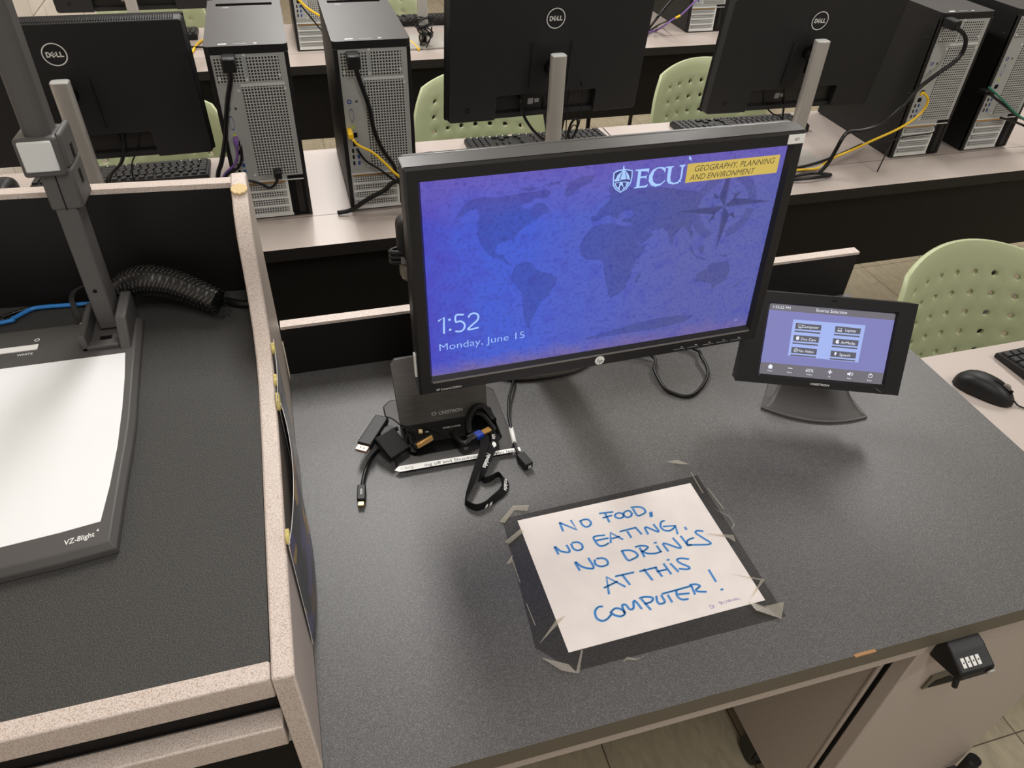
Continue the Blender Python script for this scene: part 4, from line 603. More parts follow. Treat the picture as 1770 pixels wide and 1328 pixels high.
mb = MB(); mb.tube([(-0.60, 1.03, 0.204)] + [(x, min(y, 1.041 - (x + 0.0985) * 0.0834 - 0.004), 0.2035) for x, y, z in CB['blackl'][:-1]] + [(-0.31, 1.04, 0.205)], 0.0025, 'cable_black', n=8); tag(mb.build('cable'), 'thin black cable beside the blue cable on the rack', 'cable')
ct = thing('cable_tie_mount', 'black cable tie strap looping over the blue cable, screwed to the rack', 'cable tie', (-0.335, 1.02, 0.2))
mb = MB(); mb.strap([(-0.3425, 1.003, 0.2025), (-0.3445, 1.018, 0.212), (-0.348, 1.030, 0.228), (-0.342, 1.034, 0.240), (-0.328, 1.036, 0.246)], [(0.007, 0, 0)] * 5, 'black_plastic', th=0.0012); mb.build('strap', ct)
mb = MB(); mb.cyl((-0.337, 1.0, 0.2), (-0.337, 1.0, 0.2045), 0.010, 'black_plastic', n=20); mb.cyl((-0.337, 1.0, 0.2045), (-0.337, 1.0, 0.206), 0.004, 'steel', n=14); mb.build('screw_base', ct)
# ------------------------------------------------------------------ classroom rows
def make_row(name, label, x0, y0, w, group):
    t = thing(name, label, 'desk', (x0, y0, FZ), group)
    X0, X1 = 0.0, w; top = RZ - FZ
    mb = MB(); mb.box(X0, X1, 0.156, 0.572, top - 0.03, top, 'black_edge', top='laminate'); mb.build('worktop', t, world=False)
    mb = MB(); mb.box(X0, X1, 0.0, 0.154, top - 0.032, top, 'black_edge', top='laminate'); mb.build('cable_flap', t, world=False)
    mb = MB(); mb.box(X0 + 0.01, X1 - 0.01, 0.045, 0.063, top - 0.30, top - 0.032, 'black_panel'); mb.build('modesty_panel', t, world=False)
    for x in (X0 + 0.03, X1 - 0.03):
        mb = MB(); mb.box(x - 0.02, x + 0.02, 0.07, 0.11, 0.02, top - 0.03, 'black_edge'); mb.box(x - 0.02, x + 0.02, 0.03, 0.55, 0.0, 0.03, 'black_edge'); mb.build('leg', t, world=False, bevel=0.003)
    return t
GRD = 'classroom computer desks'
d1 = make_row('classroom_desk', 'long pale classroom desk behind the podium, its left half by the block wall', -0.885, 1.65, 1.85, GRD)
d2 = dup(d1, (0.969, 1.65, FZ), label='long pale classroom desk behind the podium on the right, past the seam')
d3 = dup(d1, (-0.885, 3.005, FZ), label='pale classroom desk of the far row, left half by the block wall')
d4 = dup(d1, (0.969, 3.005, FZ), label='pale classroom desk of the far row, right half')
d5 = dup(d1, (1.10, 0.352, FZ), label='pale classroom desk beside the podium, carrying a mouse and keyboard')

# towers --------------------------------------------------------------
TW, TH, TD = 0.176, 0.418, 0.395
def make_tower(label, loc, group):
    t = thing('computer_tower', label, 'computer', loc, group)
    mb = MB(); mb.box(0, TW, 0.003, TD, 0.004, TH - 0.016, 'case_black'); mb.box(0.0, 0.010, 0.0, 0.01, 0.004, TH - 0.016, 'case_black'); mb.box(TW - 0.009, TW, 0.0, 0.01, 0.004, TH - 0.016, 'case_black')
    mb.box(-0.001, 0.001, 0.02, 0.035, TH - 0.075, TH - 0.068, 'chair_leg'); mb.build('case', t, world=False, bevel=0.002)
    mb = MB(); z0, z1 = TH - 0.017, TH; a, b = TD - 0.058, TD - 0.034
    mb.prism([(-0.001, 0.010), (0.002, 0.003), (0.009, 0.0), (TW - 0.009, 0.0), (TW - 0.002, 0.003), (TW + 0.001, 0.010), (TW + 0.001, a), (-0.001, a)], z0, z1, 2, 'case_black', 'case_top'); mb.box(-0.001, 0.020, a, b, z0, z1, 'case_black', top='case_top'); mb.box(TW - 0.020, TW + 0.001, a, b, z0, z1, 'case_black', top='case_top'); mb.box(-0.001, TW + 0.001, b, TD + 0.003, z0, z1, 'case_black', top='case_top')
    mb.box(0.018, TW - 0.018, a - 0.001, b + 0.001, z0 - 0.004, z0 + 0.003, 'deep_black'); tc = mb.build('top_cover', t, world=False, bevel=0.0)
    mb = MB(); mb.box(0.030, 0.048, 0.012, 0.018, TH, TH + 0.0005, 'white_plastic'); mb.box(0.062, 0.09, 0.013, 0.016, TH, TH + 0.0004, 'print_grey'); mb.box(0.105, 0.112, 0.012, 0.016, TH, TH + 0.0004, 'white_plastic'); mb.box(0.036, 0.052, a - 0.02, a - 0.014, TH, TH + 0.0004, 'print_grey'); mb.build('sticker', tc, world=False)
    mb = MB(); mb.box(0.010, TW - 0.009, 0.0005, 0.004, 0.112, TH - 0.018, 'steel'); mb.box(0.010, 0.128, 0.0015, 0.005, 0.006, 0.112, 'steel'); mb.box(0.010, TW - 0.009, -0.0005, 0.002, 0.100, 0.103, 'steel_bright'); mb.box(0.010, 0.13, -0.0008, 0.002, 0.006, 0.012, 'steel_bright'); mb.box(0.122, 0.128, -0.001, 0.002, 0.012, 0.098, 'steel_bright')
    for x, z in ((0.020, 0.350), (0.078, 0.345), (0.080, 0.398), (0.150, 0.352), (0.055, 0.322), (0.157, 0.322), (0.054, 0.120)): mb.cyl((x, 0.001, z), (x, -0.0008, z), 0.003, 'steel_bright', n=10)
    rp = mb.build('rear_panel', t, world=False)
    for x0, x1, z0, z1, nm, m in ((0.014, 0.076, 0.338, 0.392, 'power_supply_grille', 'grille'), (0.084, 0.153, 0.340, 0.394, 'power_supply_grille', 'grille'), (0.063, 0.158, 0.118, 0.330, 'fan_grille', 'grille')):
        mb = MB(); mb.box(x0, x1, -0.0003, 0.002, z0, z1, m)
        if nm == 'fan_grille': mb.box(x0 - 0.001, x1, -0.0006, 0.001, z1, z1 + 0.006, 'steel_bright')
        mb.build(nm, rp, world=False)
    for i in range(4):
        z = 0.079 - i * 0.0208
        mb = MB(); mb.box(0.020, 0.116, -0.0002, 0.002, z + 0.0015, z + 0.0135, 'grille_fine'); mb.box(0.012, 0.122, -0.0014, 0.001, z - 0.0050, z - 0.0005, 'steel_bright'); mb.build('slot_cover', rp, world=False)
    mb = MB(); mb.box(0.013, 0.055, -0.0004, 0.001, 0.118, 0.300, 'steel')
    for z in (0.283,): mb.ring((0.024, -0.0008, z), (1, 0, 0), (0, 0, 1), 0.003, 0.0055, 'io_blue', n=16); mb.ring((0.041, -0.0008, z), (1, 0, 0), (0, 0, 1), 0.001, 0.003, 'print_black', n=12)
    mb.ring((0.026, -0.0008, 0.250), (0.55, 0, 0), (0, 0, 1.7), 0.0085, 0.0098, 'io_blue', n=24)
    mb.ring((0.027, -0.0008, 0.222), (1, 0, 0), (0, 0, 1), 0.0016, 0.004, 'lime', n=16)
    mb.box(0.022, 0.035, -0.0010, 0.001, 0.196, 0.208, 'deep_black'); mb.box(0.022, 0.035, -0.0010, 0.001, 0.174, 0.186, 'deep_black')
    for k in range(3):
        mb.box(0.018, 0.023, -0.0008, 0.001, 0.158 - k * 0.016, 0.168 - k * 0.016, 'deep_black'); mb.box(0.030, 0.036, -0.0008, 0.001, 0.158 - k * 0.016, 0.168 - k * 0.016, 'io_blue')
    mb.build('port_panel', rp, world=False)
    mb = MB(); mb.box(0.014, 0.122, -0.0004, 0.002, 0.0955, 0.0995, 'gold_metal'); mb.build('edge_connector', rp, world=False)
    mb = MB(); mb.box(0.129, TW - 0.009, 0.0, 0.004, 0.006, 0.112, 'deep_black'); mb.box(0.146, 0.160, -0.0003, 0.002, 0.012, 0.100, 'grille_black'); mb.build('side_vent', t, world=False)
    return t
GT = 'computer towers'
t1 = make_tower('black computer tower with silver rear, left of the close pair, purple cable plugged in', (-0.166, 1.812, RZ), GT)
t2 = dup(t1, (0.108, 1.808, RZ), label='black computer tower with silver rear, right of the close pair, yellow cable plugged in')
t3 = dup(t1, (1.765, 1.810, RZ), label='black computer tower on the right with a looping yellow cable, nearer the monitors')
t4 = dup(t1, (2.034, 1.812, RZ), label='black computer tower at the right picture edge with a green cable')
t5 = dup(t1, (0.055, 3.185, RZ), label='computer tower of the far row seen between the close pair of towers')
t6 = dup(t1, (1.735, 3.182, RZ), label='computer tower of the far row with a violet cable, between two big monitors')

# monitors seen from behind ---------------------------------------------
MW, MH = 0.538, 0.319
def ring_logo(mb, c, r):
    x, z, y = c; ux = (-1, 0, 0); uz = (0, 0, 1); D = Vector((0, -1, 0))
    # reads correctly from behind the screen (viewer looks along +y): x to the viewer's right is +x
    mb.ring((x, y, z), (1, 0, 0), (0, 0, 1), r * 0.90, r, 'print_white', n=48)
    s = r * 0.78
    def P(pts): mb.poly([(x + p[0] * s, y, z + p[1] * s) for p in pts], 'print_white')
    h = 0.30; k = 0.13
    P([(-0.86, -h), (-0.86 + k, -h), (-0.86 + k, h), (-0.86, h)])
    P([(-0.86 + k, h), (-0.55, h), (-0.42, 0.12), (-0.55, 0.08), (-0.60, h - k), (-0.86 + k, h - k)]); P([(-0.86 + k, -h), (-0.55, -h), (-0.42, -0.12), (-0.55, -0.08), (-0.60, -h + k), (-0.86 + k, -h + k)]); P([(-0.42, 0.12), (-0.42, -0.12), (-0.55, -0.08), (-0.55, 0.08)])
    # tilted E
    a = math.radians(-38); ca, sa = math.cos(a), math.sin(a)
    def Q(pts): P([(-0.16 + u * ca - w * sa, u * sa + w * ca) for u, w in [(u, w) for u, w in pts]])
    def E(pts): P([(-0.14 + u * math.cos(0.66) - w * math.sin(0.66), u * math.sin(0.66) + w * math.cos(0.66)) for u, w in pts])
    E([(-0.24, -0.26), (-0.13, -0.26), (-0.13, 0.26), (-0.24, 0.26)])
    for w in (-0.26, -0.05, 0.16): E([(-0.13, w), (0.24, w), (0.24, w + 0.10), (-0.13, w + 0.10)])
    for x0 in (0.16, 0.54): P([(x0, -h), (x0 + k, -h), (x0 + k, h), (x0, h)]); P([(x0 + k, -h), (x0 + 0.36, -h), (x0 + 0.36, -h + k), (x0 + k, -h + k)])
def make_monitor(label, loc, bottom, group):
    """origin: desk under the stand pole; local +y is away from the photographer, the screen faces +y"""
    t = thing('desktop_monitor', label, 'monitor', loc, group)
    y0 = 0.055; tilt = math.radians(7); zc = bottom - RZ
    def head(t_):
        T = frame_mat((0, y0 + 0.055, zc), (1, 0, 0), (0, math.cos(tilt), math.sin(tilt) * 1.0), (0, -math.sin(tilt), math.cos(tilt)))
        return T
    mb = MB(); mb.T = head(t); W2 = MW / 2
    ol = [(-W2, 0.0), (-0.120, 0.0), (-0.120, 0.072), (0.118, 0.072), (0.118, 0.0), (W2 - 0.02, 0.018), (W2, 0.034), (W2, MH), (-W2, MH)]
    ol = [(-W2 + 0.006, 0.0), (-0.143, 0.0), (-0.141, 0.066), (0.141, 0.066), (0.143, 0.0), (W2 - 0.006, 0.0), (W2, 0.006), (W2, MH - 0.004), (W2 - 0.006, MH), (-W2 + 0.006, MH), (-W2, MH - 0.004), (-W2, 0.006)]
    F_ = [mb.v((x, -0.012, z)) for x, z in ol]; B_ = [mb.v((x * 0.985, -0.038 - 0.006 * (1 - abs(x) / W2), 0.003 + z * 0.985)) for x, z in ol]
    mb.f(B_, 'monitor_rear'); mb.f(F_[::-1], 'monitor_rear')
    for i in range(len(ol)): mb.f([F_[i], F_[(i + 1) % len(ol)], B_[(i + 1) % len(ol)], B_[i]], 'monitor_rear')
    hs = mb.build('rear_housing', t, world=False, bevel=0.002)
    mb = MB(); mb.T = head(t); mb.box(-W2, W2, -0.013, 0.0, 0.0, MH, 'deep_black'); mb.box(-W2 + 0.006, W2 - 0.006, -0.001, 0.001, 0.014, MH - 0.006, 'bezel_black'); mb.build('display_panel', t, world=False, bevel=0.001)
    mb = MB(); mb.T = head(t); mb.box(-0.141, 0.141, -0.020, -0.012, 0.012, 0.066, 'bezel_black'); mb.box(-0.141, 0.141, -0.028, -0.012, 0.001, 0.014, 'monitor_rear')
    mb.box(-0.045, -0.03, -0.0205, -0.019, 0.030, 0.046, 'print_grey'); mb.box(-0.026, -0.014, -0.0205, -0.019, 0.034, 0.044, 'print_grey'); mb.build('port_bay', hs, world=False)
    mb = MB(); mb.T = head(t)
    for i in range(100):
        x = -W2 + 0.02 + i * (MW - 0.04) / 99; mb.box(x - 0.0014, x + 0.0014, -0.034, -0.014, MH - 0.0006, MH + 0.0006, 'deep_black')
    mb.build('vent_slots', hs, world=False)
    for x in (-0.055, 0.050):
        mb = MB(); mb.T = head(t); mb.box(x - 0.0006, x + 0.0006, -0.0442, -0.0425, 0.085, 0.20, 'deep_black'); mb.build('panel_groove', hs, world=False)
    mb = MB(); mb.T = head(t); mb.ring((-0.215, -0.0398, 0.035), (1, 0, 0), (0, 0, 1), 0.0042, 0.0062, 'deep_black', n=20); mb.disc((-0.215, -0.0396, 0.035), (1, 0, 0), (0, 0, 1), 0.0042, 'bezel_black'); mb.build('power_button', hs, world=False)
    mb = MB(); mb.T = head(t); ring_logo(mb, (0.0, 0.257, -0.0449), 0.0245); mb.build('ring_logo', hs, world=False)
    ph = 0.362
    mb = MB(); r = 0.0165; ol = []
    for i in range(20):
        a = 2 * PI * i / 20; cx, sy = math.cos(a), math.sin(a)
        ol.append((0.0195 * math.copysign(abs(cx) ** 0.42, cx), 0.015 * math.copysign(abs(sy) ** 0.6, sy)))
    mb.prism(ol, 0.010, ph, 2, 'silver'); pl_ = mb.build('pole', t, world=False, bevel=0.001)
    mb = MB(); mb.prism([(x * 0.9, y * 0.88) for x, y in ol], ph - 0.001, ph + 0.0006, 2, 'steel_bright'); mb.build('pole_cap', pl_, world=False)
    mb = MB(); mb.box(-0.009, 0.009, -0.0182, -0.012, 0.022, 0.060, 'deep_black'); mb.build('cable_slot', pl_, world=False)
    mb = MB(); mb.prism([(-0.108, -0.035), (0.108, -0.035), (0.122, -0.02), (0.122, 0.135), (0.108, 0.150), (-0.108, 0.150), (-0.122, 0.135), (-0.122, -0.02)], 0.001, 0.010, 2, 'silver'); mb.build('base', t, world=False, bevel=0.002)
    mb = MB(); mb.cyl((0, 0.012, 0.315), (0, 0.068, 0.318), 0.017, 'deep_black', n=18); mb.box(-0.012, 0.012, 0.012, 0.03, 0.27, 0.345, 'deep_black'); mb.build('neck', t, world=False)
    return t
GM = 'monitors seen from behind'
m1 = make_monitor('black monitor seen from behind, its pole beside the document camera arm', (-0.467, 1.815, RZ), 0.082, GM)
m2 = dup(m1, (0.652, 1.815, RZ), math.radians(2.5), label='black monitor seen from behind, directly behind the lit wallpaper screen'); 
m3 = dup(m1, (1.402, 1.815, RZ), math.radians(-1), label='black monitor seen from behind, beside the tower with the looping yellow cable')
m4 = dup(m1, (-0.497, 3.165, RZ), label='monitor of the far row at the top left, near the block wall')
m5 = dup(m1, (0.553, 3.165, RZ), label='monitor of the far row whose silver pole shows a tangle of wires')
# raise the second screen: its own head height
for o_, dz in ((m2, 0.030), (m3, -0.004), (m4, 0.0), (m5, 0.075)):
    for c_ in children(o_):
        if c_.name.split('.')[0] in ('rear_housing', 'display_panel'): c_.location.z += dz

# keyboards ---------------------------------------------------------------
def make_keyboard(label, M, group):
    t = thing('keyboard', label, 'keyboard', group=group, M=M)
    mb = MB(); mb.prism([(-0.064, 0.0), (0.064, 0.0), (0.064, 0.022), (0.058, 0.024), (-0.060, 0.014), (-0.064, 0.010)], -0.221, 0.221, 0, 'black_plastic'); mb.build('body', t, world=False, bevel=0.002)
    mb = MB(); p = 0.0192
    def key(x, y, w=1.0):
        z = 0.0165 + (y + 0.06) / 0.118 * 0.010; hw = (w * p - 0.0026) / 2
        A = [mb.v((x + sx * hw, y + sy * 0.0082, z - 0.004)) for sx, sy in ((-1, -1), (1, -1), (1, 1), (-1, 1))]; B = [mb.v((x + sx * (hw - 0.0016), y + sy * 0.0066 + 0.0006, z + 0.0028)) for sx, sy in ((-1, -1), (1, -1), (1, 1), (-1, 1))]
        mb.f(B, 'key_black')
        for i in range(4): mb.f([A[i], A[(i + 1) % 4], B[(i + 1) % 4], B[i]], 'key_black')
    ys = [-0.047 + i * p for i in range(5)] + [0.053]
    for r, y in enumerate(ys):
        if r == 5:
            for i in range(13): key(-0.207 + i * 0.0222, y, 0.95)
        elif r == 0:
            x = -0.207
            for w in (1.25, 1.25, 1.25, 6.25, 1.25, 1.25, 1.25, 1.25): key(x + (w - 1) * p / 2, y, w); x += w * p
        else:
            for i in range(14): key(-0.207 + i * p + (i and (r % 2) * 0.004), y, 1.0 if i < 13 else 1.6)
        for i in range(3):
            if r in (3, 4, 5) or (r == 0) or (r == 1 and i == 1): key(0.087 + i * p + 0.004, y)
        for i in range(4):
            if r < 5: key(0.153 + i * p, y)
    mb.build('keycaps', t, world=False)
    return t
def rotz(x, y, z, a): return Matrix.Translation((x, y, z)) @ Matrix.Rotation(a, 4, 'Z')
GK = 'keyboards on the classroom desks'
k1 = make_keyboard('black keyboard below the monitor beside the document camera arm', rotz(-0.468, 2.125, RZ, PI), GK)
k2 = dup(k1, (0.715, 2.122, RZ), PI, label='black keyboard behind the lit wallpaper screen, left of the desk seam')
k3 = dup(k1, (1.412, 2.124, RZ), PI - 0.03, label='black keyboard right of the desk seam, in front of the third monitor')
k4 = dup(k1, (-0.545, 3.47, RZ), PI, label='keyboard of the far row at the left, beside a yellow cable')
k5 = dup(k1, (0.60, 3.53, RZ), PI, label='keyboard of the far row behind the wire-tangled silver pole')
k6 = dup(k1, (1.548, 0.835, RZ), PI + 0.035, label='black keyboard on the pale desk beside the podium, cut by the picture edge')

# mice -------------------------------------------------------------------
def make_mouse(label, M, group):
    t = thing('computer_mouse', label, 'mouse', group=group, M=M)
    mb = MB(); nu, nv = 18, 10; rows = []
    for j in range(nv + 1):
        v = j / nv; ring = []
        for i in range(nu):
            a = 2 * PI * i / nu; c, s = math.cos(a), math.sin(a)
            ex = math.copysign(abs(c) ** 0.8, c); ey = math.copysign(abs(s) ** 0.85, s)
            k = math.cos(v * PI / 2) ** 0.55 if j < nv else 0.001
            x = 0.031 * ex * k * (1 - 0.10 * math.cos(ey * 1.6)); y = 0.056 * ey * (0.25 + 0.75 * k if 0 else k)
            ring.append(mb.v((x, y, 0.001 + 0.036 * math.sin(v * PI / 2) * (1 - 0.30 * (y / 0.056) ** 2 - 0.12 * (y / 0.056)))))
        rows.append(ring)
    for a, b in zip(rows, rows[1:]):
        for i in range(nu): mb.f([a[i], a[(i + 1) % nu], b[(i + 1) % nu], b[i]], 'black_plastic', True)
    mb.f(rows[0][::-1], 'black_plastic'); mb.f(rows[-1], 'black_plastic', True); mb.build('shell', t, world=False, smooth='keep')
    mb = MB(); mb.tube([(0.0, 0.008, 0.0342), (0, 0.025, 0.0315), (0, 0.044, 0.024)], 0.0042, 'deep_black', n=8, sm=3); mb.build('button_gap', t, world=False)
    mb = MB(); mb.cyl((-0.0035, 0.031, 0.0285), (0.0035, 0.031, 0.0285), 0.0085, 'gloss_grey', n=16); mb.build('scroll_wheel', t, world=False)
    return t
ms = make_mouse('black wired mouse on the pale desk beside the podium corner', rotz(1.217, 0.802, RZ, PI + math.radians(33)), 'computer mice')
ms2 = dup(ms, (-0.76, 2.095, RZ), PI - 0.2, label='black mouse at the left picture edge behind the document camera arm')
ms3 = dup(ms, (0.366, 2.035, RZ), PI, label='black mouse peeking over the top edge of the lit wallpaper screen')
mb = MB(); mb.tube([(1.246, 0.757, RZ + 0.010), (1.252, 0.748, RZ + 0.004), (1.266, 0.735, RZ + 0.003), (1.30, 0.715, RZ + 0.003), (1.36, 0.72, RZ + 0.003), (1.44, 0.78, RZ + 0.003)], 0.0017, 'cable_black', n=6)
tag(mb.build('mouse_cord'), 'thin black mouse cord on the pale desk beside the podium', 'cord')

# chairs -------------------------------------------------------------------
def make_chair(label, M, group):
    t = thing('chair', label, 'chair', group=group, M=M)
    NX, NZ = 9, 8; W, Hh = 0.232, 0.20; zc = 0.630; tilt = 0.22
    def S(u, v):
        x = W * u * math.sqrt(1 - 0.52 * v * v * (0.78 if v > 0 else 0.35)); z = Hh * v * math.sqrt(1 - 0.30 * u * u)
        return (x * (1 + 0.04 * v), 0.02 - 0.095 * (x / W) ** 2 + tilt * z + 0.10 * max(0, v - 0.8) ** 2, zc + z)
    mb = MB(); cache = {}
    def vt(u, v):
        k = (round(u, 5), round(v, 5))
        if k not in cache: cache[k] = mb.v(S(u, v))
        return cache[k]
    du, dv_ = 2 / NX, 2 / NZ
    for i in range(NX):
        for j in range(NZ):
            u0, v0 = -1 + i * du, -1 + j * dv_; u1, v1 = u0 + du, v0 + dv_; um, vm = (u0 + u1) / 2, (v0 + v1) / 2
            ring = [(u0, v0), (um, v0), (u1, v0), (u1, vm), (u1, v1), (um, v1), (u0, v1), (u0, vm)]
            ov = [vt(*p) for p in ring]
            if 1 <= i <= NX - 2 and 1 <= j <= NZ - 2:
                ru, rv = 0.0078 / W, 0.0072 / Hh
                iv = [mb.v(S(um + ru * math.cos(a), vm + rv * math.sin(a))) for a in [math.radians(225 + 45 * k) for k in range(8)]]
                for k in range(8): mb.f([ov[k], ov[(k + 1) % 8], iv[(k + 1) % 8], iv[k]], 'green_plastic', True)
            else:
                mb.f(ov, 'green_plastic', True)
    b = mb.build('backrest', t, world=False, smooth='keep'); md = b.modifiers.new('shell', 'SOLIDIFY'); md.thickness = 0.012; md.offset = 0
    bv = b.modifiers.new('round', 'BEVEL'); bv.width = 0.004; bv.segments = 2; bv.limit_method = 'ANGLE'; bv.angle_limit = math.radians(50)
    mb = MB(); g = {}
    for i in range(11):
        for j in range(11):
            u, v = i / 5 - 1, j / 5 - 1; x = 0.225 * u * math.sqrt(1 - 0.3 * v * v); y = -0.235 + 0.215 * v * math.sqrt(1 - 0.3 * u * u)
            g[i, j] = mb.v((x, y, 0.435 + 0.02 * u * u - (0.025 * ((-v) - 0.6) ** 2 * 4 if v < -0.6 else 0)))
    for i in range(10):
        for j in range(10): mb.f([g[i, j], g[i + 1, j], g[i + 1, j + 1], g[i, j + 1]], 'green_plastic', True)
    mb.build('seat', t, world=False, smooth='keep', solid=0.012)
    for sx in (-1, 1):
        mb = MB(); mb.tube([(sx * 0.17, -0.10, 0.42), (sx * 0.17, 0.0, 0.44), (sx * 0.165, 0.03, 0.52), (sx * 0.16, 0.045, 0.62)], 0.010, 'chair_leg', n=10); mb.build('back_support', t, world=False)
        for y0_, y1_ in ((-0.36, -0.42), (-0.10, -0.02)):
            mb = MB(); mb.tube([(sx * 0.18, y0_, 0.42), (sx * 0.21, y1_, 0.0)], 0.011, 'chair_leg', n=10, sm=0); mb.build('leg', t, world=False)
    return t
GC = 'green perforated plastic chairs'
c1 = make_chair('large green plastic chair beside the podium with perforated back, nearest the touch panel', rotz(1.430, 1.10, FZ, 0), GC)
dup(c1, (0.605, 2.47, FZ), label='green plastic chair behind the monitor that stands behind the lit screen', group=GC)
dup(c1, (1.455, 2.45, FZ), label='green plastic chair behind the third monitor, right of the desk seam', group=GC)
dup(c1, (-0.420, 2.44, FZ), label='green plastic chair behind the monitor beside the document camera arm', group=GC)
dup(c1, (-0.52, 3.80, FZ), label='green plastic chair of the far row at the top left', group=GC)
dup(c1, (0.42, 3.80, FZ), label='green plastic chair of the far row left of the wire-tangled pole', group=GC)
dup(c1, (1.62, 3.85, FZ), label='green plastic chair of the far row, a sliver left of the far tower', group=GC)

# computer cables -----------------------------------------------------------
def cable(key, r, m, label, pre=(), post=(), plug=None, n=8):
    pts = list(pre) + [tuple(p) for p in CB[key]] + list(post)
    if plug:
        o = thing('cable', label, 'cable', pts[0])
        mb = MB(); mb.tube(pts, r, m, n=n); mb.build('cord', o)
        mb = MB(); pm, sx, sy, sz, c = plug; mb.box(c[0] - sx, c[0] + sx, c[1] - sy, c[1] + sy, c[2] - sz, c[2] + sz, pm); mb.build('plug', o, bevel=min(0.003, sx * 0.4))
    else:
        mb = MB(); mb.tube(pts, r, m, n=n); o = mb.build('cable'); tag(o, label, 'cable')
    return o
p = CB['t1_power']; cable('t1_power', 0.0055, 'cable_black', 'thick black power cord hanging down the left tower of the close pair', post=[(-0.205, 1.77, -0.02), (-0.21, 1.80, RZ + 0.006)], plug=('black_plastic', 0.0145, 0.022, 0.015, (p[0][0] + 0.001, 1.790, p[0][2] + 0.008)))
cable('t1_purple', 0.003, 'cable_purple', 'purple network cable on the left tower of the close pair', post=[(-0.21, 1.775, 0.02), (-0.24, 1.79, RZ + 0.004)], plug=('cable_purple', 0.0055, 0.014, 0.006, (CB['t1_purple'][0][0] - 0.001, 1.80, CB['t1_purple'][0][2])))
cable('t1_black', 0.0035, 'cable_black', 'black signal cable beside the purple cable', post=[(-0.19, 1.78, 0.01), (-0.20, 1.76, RZ + 0.004)])
cable('t1_low', 0.0035, 'cable_black', 'black display cable at the foot of the left tower of the close pair', post=[(-0.17, 1.79, 0.0)], plug=('black_plastic', 0.009, 0.014, 0.010, (CB['t1_low'][0][0], 1.800, CB['t1_low'][0][2] + 0.002)))
p = CB['t2_power']; cable('t2_power', 0.0055, 'cable_black', 'thick black power cord hanging across the right tower of the close pair', post=[(0.262, 1.72, RZ + 0.007), (0.33, 1.72, RZ + 0.007)], plug=('black_plastic', 0.0145, 0.022, 0.015, (p[0][0] - 0.002, 1.785, p[0][2] + 0.008)))
cable('t2_yellow', 0.0032, 'cable_yellow', 'yellow network cable on the right tower of the close pair', post=[(0.28, 1.74, RZ + 0.005)], plug=('cable_yellow', 0.0062, 0.020, 0.007, (CB['t2_yellow'][0][0] - 0.003, 1.785, CB['t2_yellow'][0][2] + 0.003)))
cable('t2_black', 0.003, 'cable_black', 'thin black cable beneath the yellow one on the right tower of the close pair', post=[(0.29, 1.75, RZ + 0.004)])
CB['t2_thick'] = T2THICK
cable('t2_thick', 0.006, 'cable_black', 'thick black cable lying on the desk at the foot of the close pair of towers', pre=[(0.262, 1.76, 0.02)])
p = CB['tr_power']; cable('tr_power', 0.0058, 'cable_black', 'long black power cord drooping from the right tower to the desk', plug=('black_plastic', 0.0125, 0.022, 0.0125, (p[0][0] + 0.006, 1.785, p[0][2] + 0.004)))
cable('tr_yellow', 0.0035, 'cable_yellow', 'yellow network cable looping from the right tower down to the desk', plug=('black_plastic', 0.006, 0.012, 0.007, (CB['tr_yellow'][0][0] + 0.002, 1.797, CB['tr_yellow'][0][2] - 0.012)))
cable('tr_thin', 0.002, 'cable_black', 'thin black lead at the foot of the right tower', post=[(1.70, 1.76, 0.0), (1.66, 1.73, RZ + 0.003)])
cable('tr_bundle', 0.0042, 'cable_black', 'black cable lying along the yellow cable on the desk right of the lit screen')
mb = MB(); mb.tube([(1.33, 1.73, RZ + 0.006), (1.40, 1.715, RZ + 0.012), (1.46, 1.72, RZ + 0.01), (1.50, 1.735, RZ + 0.006), (1.45, 1.75, RZ + 0.008), (1.36, 1.745, RZ + 0.006)], 0.005, 'cable_black'); tag(mb.build('cable'), 'coiled slack of black cable on the desk edge right of the lit screen', 'cable')
cable('tr2_green', 0.003, 'cable_green', 'green network cable on the tower at the right picture edge', post=[(2.30, 1.76, RZ + 0.004)])
cable('tr2_black', 0.004, 'cable_black', 'black cable beside the green one on the tower at the right picture edge', post=[(2.31, 1.77, RZ + 0.005)], plug=('black_plastic', 0.012, 0.016, 0.007, (CB['tr2_black'][0][0] + 0.006, 1.797, CB['tr2_black'][0][2] - 0.003)))
cable('tr2_low', 0.0035, 'cable_black', 'black display cable low on the tower at the right picture edge', post=[(2.32, 1.78, RZ + 0.004)])
for key, host in (('d2_a', 0), ('d2_b', 0), ('d2_c', 0), ('d2_d', 0), ('d1_a', 1), ('d1_b', 1), ('d1_c', 1), ('d3_a', 2), ('d3_b', 2)):
    e_ = CB[key][-1]
    cable(key, {'d2_a': 0.004, 'd1_b': 0.004, 'd2_d': 0.0016, 'd2_c': 0.0016, 'd1_c': 0.0018, 'd3_a': 0.0025}.get(key, 0.0032), 'cable_black',
          {'d2_a': 'black power cord dropping left of the pole of the monitor behind the lit screen', 'd2_b': 'black signal cable hidden by the pole of the monitor behind the lit screen', 'd2_c': 'thin lead just right of the pole of the monitor behind the lit screen',
           'd2_d': 'thin lead with a loop, right of the pole of the monitor behind the lit screen', 'd1_a': 'black cable nearest the pole under the monitor beside the document camera', 'd1_b': 'second black cable right of the pole under the monitor beside the document camera',
           'd1_c': 'thin rightmost lead under the monitor beside the document camera', 'd3_a': 'curving black lead under the third monitor, farther left of its pole', 'd3_b': 'straight black cable under the third monitor, close to its pole'}[key],
          pre=[(CB[key][0][0], 1.905, CB[key][0][2] + 0.02)], post=[(e_[0] + 0.005, 1.87, RZ + 0.016), (e_[0] + 0.02, 1.85, RZ + 0.015)])
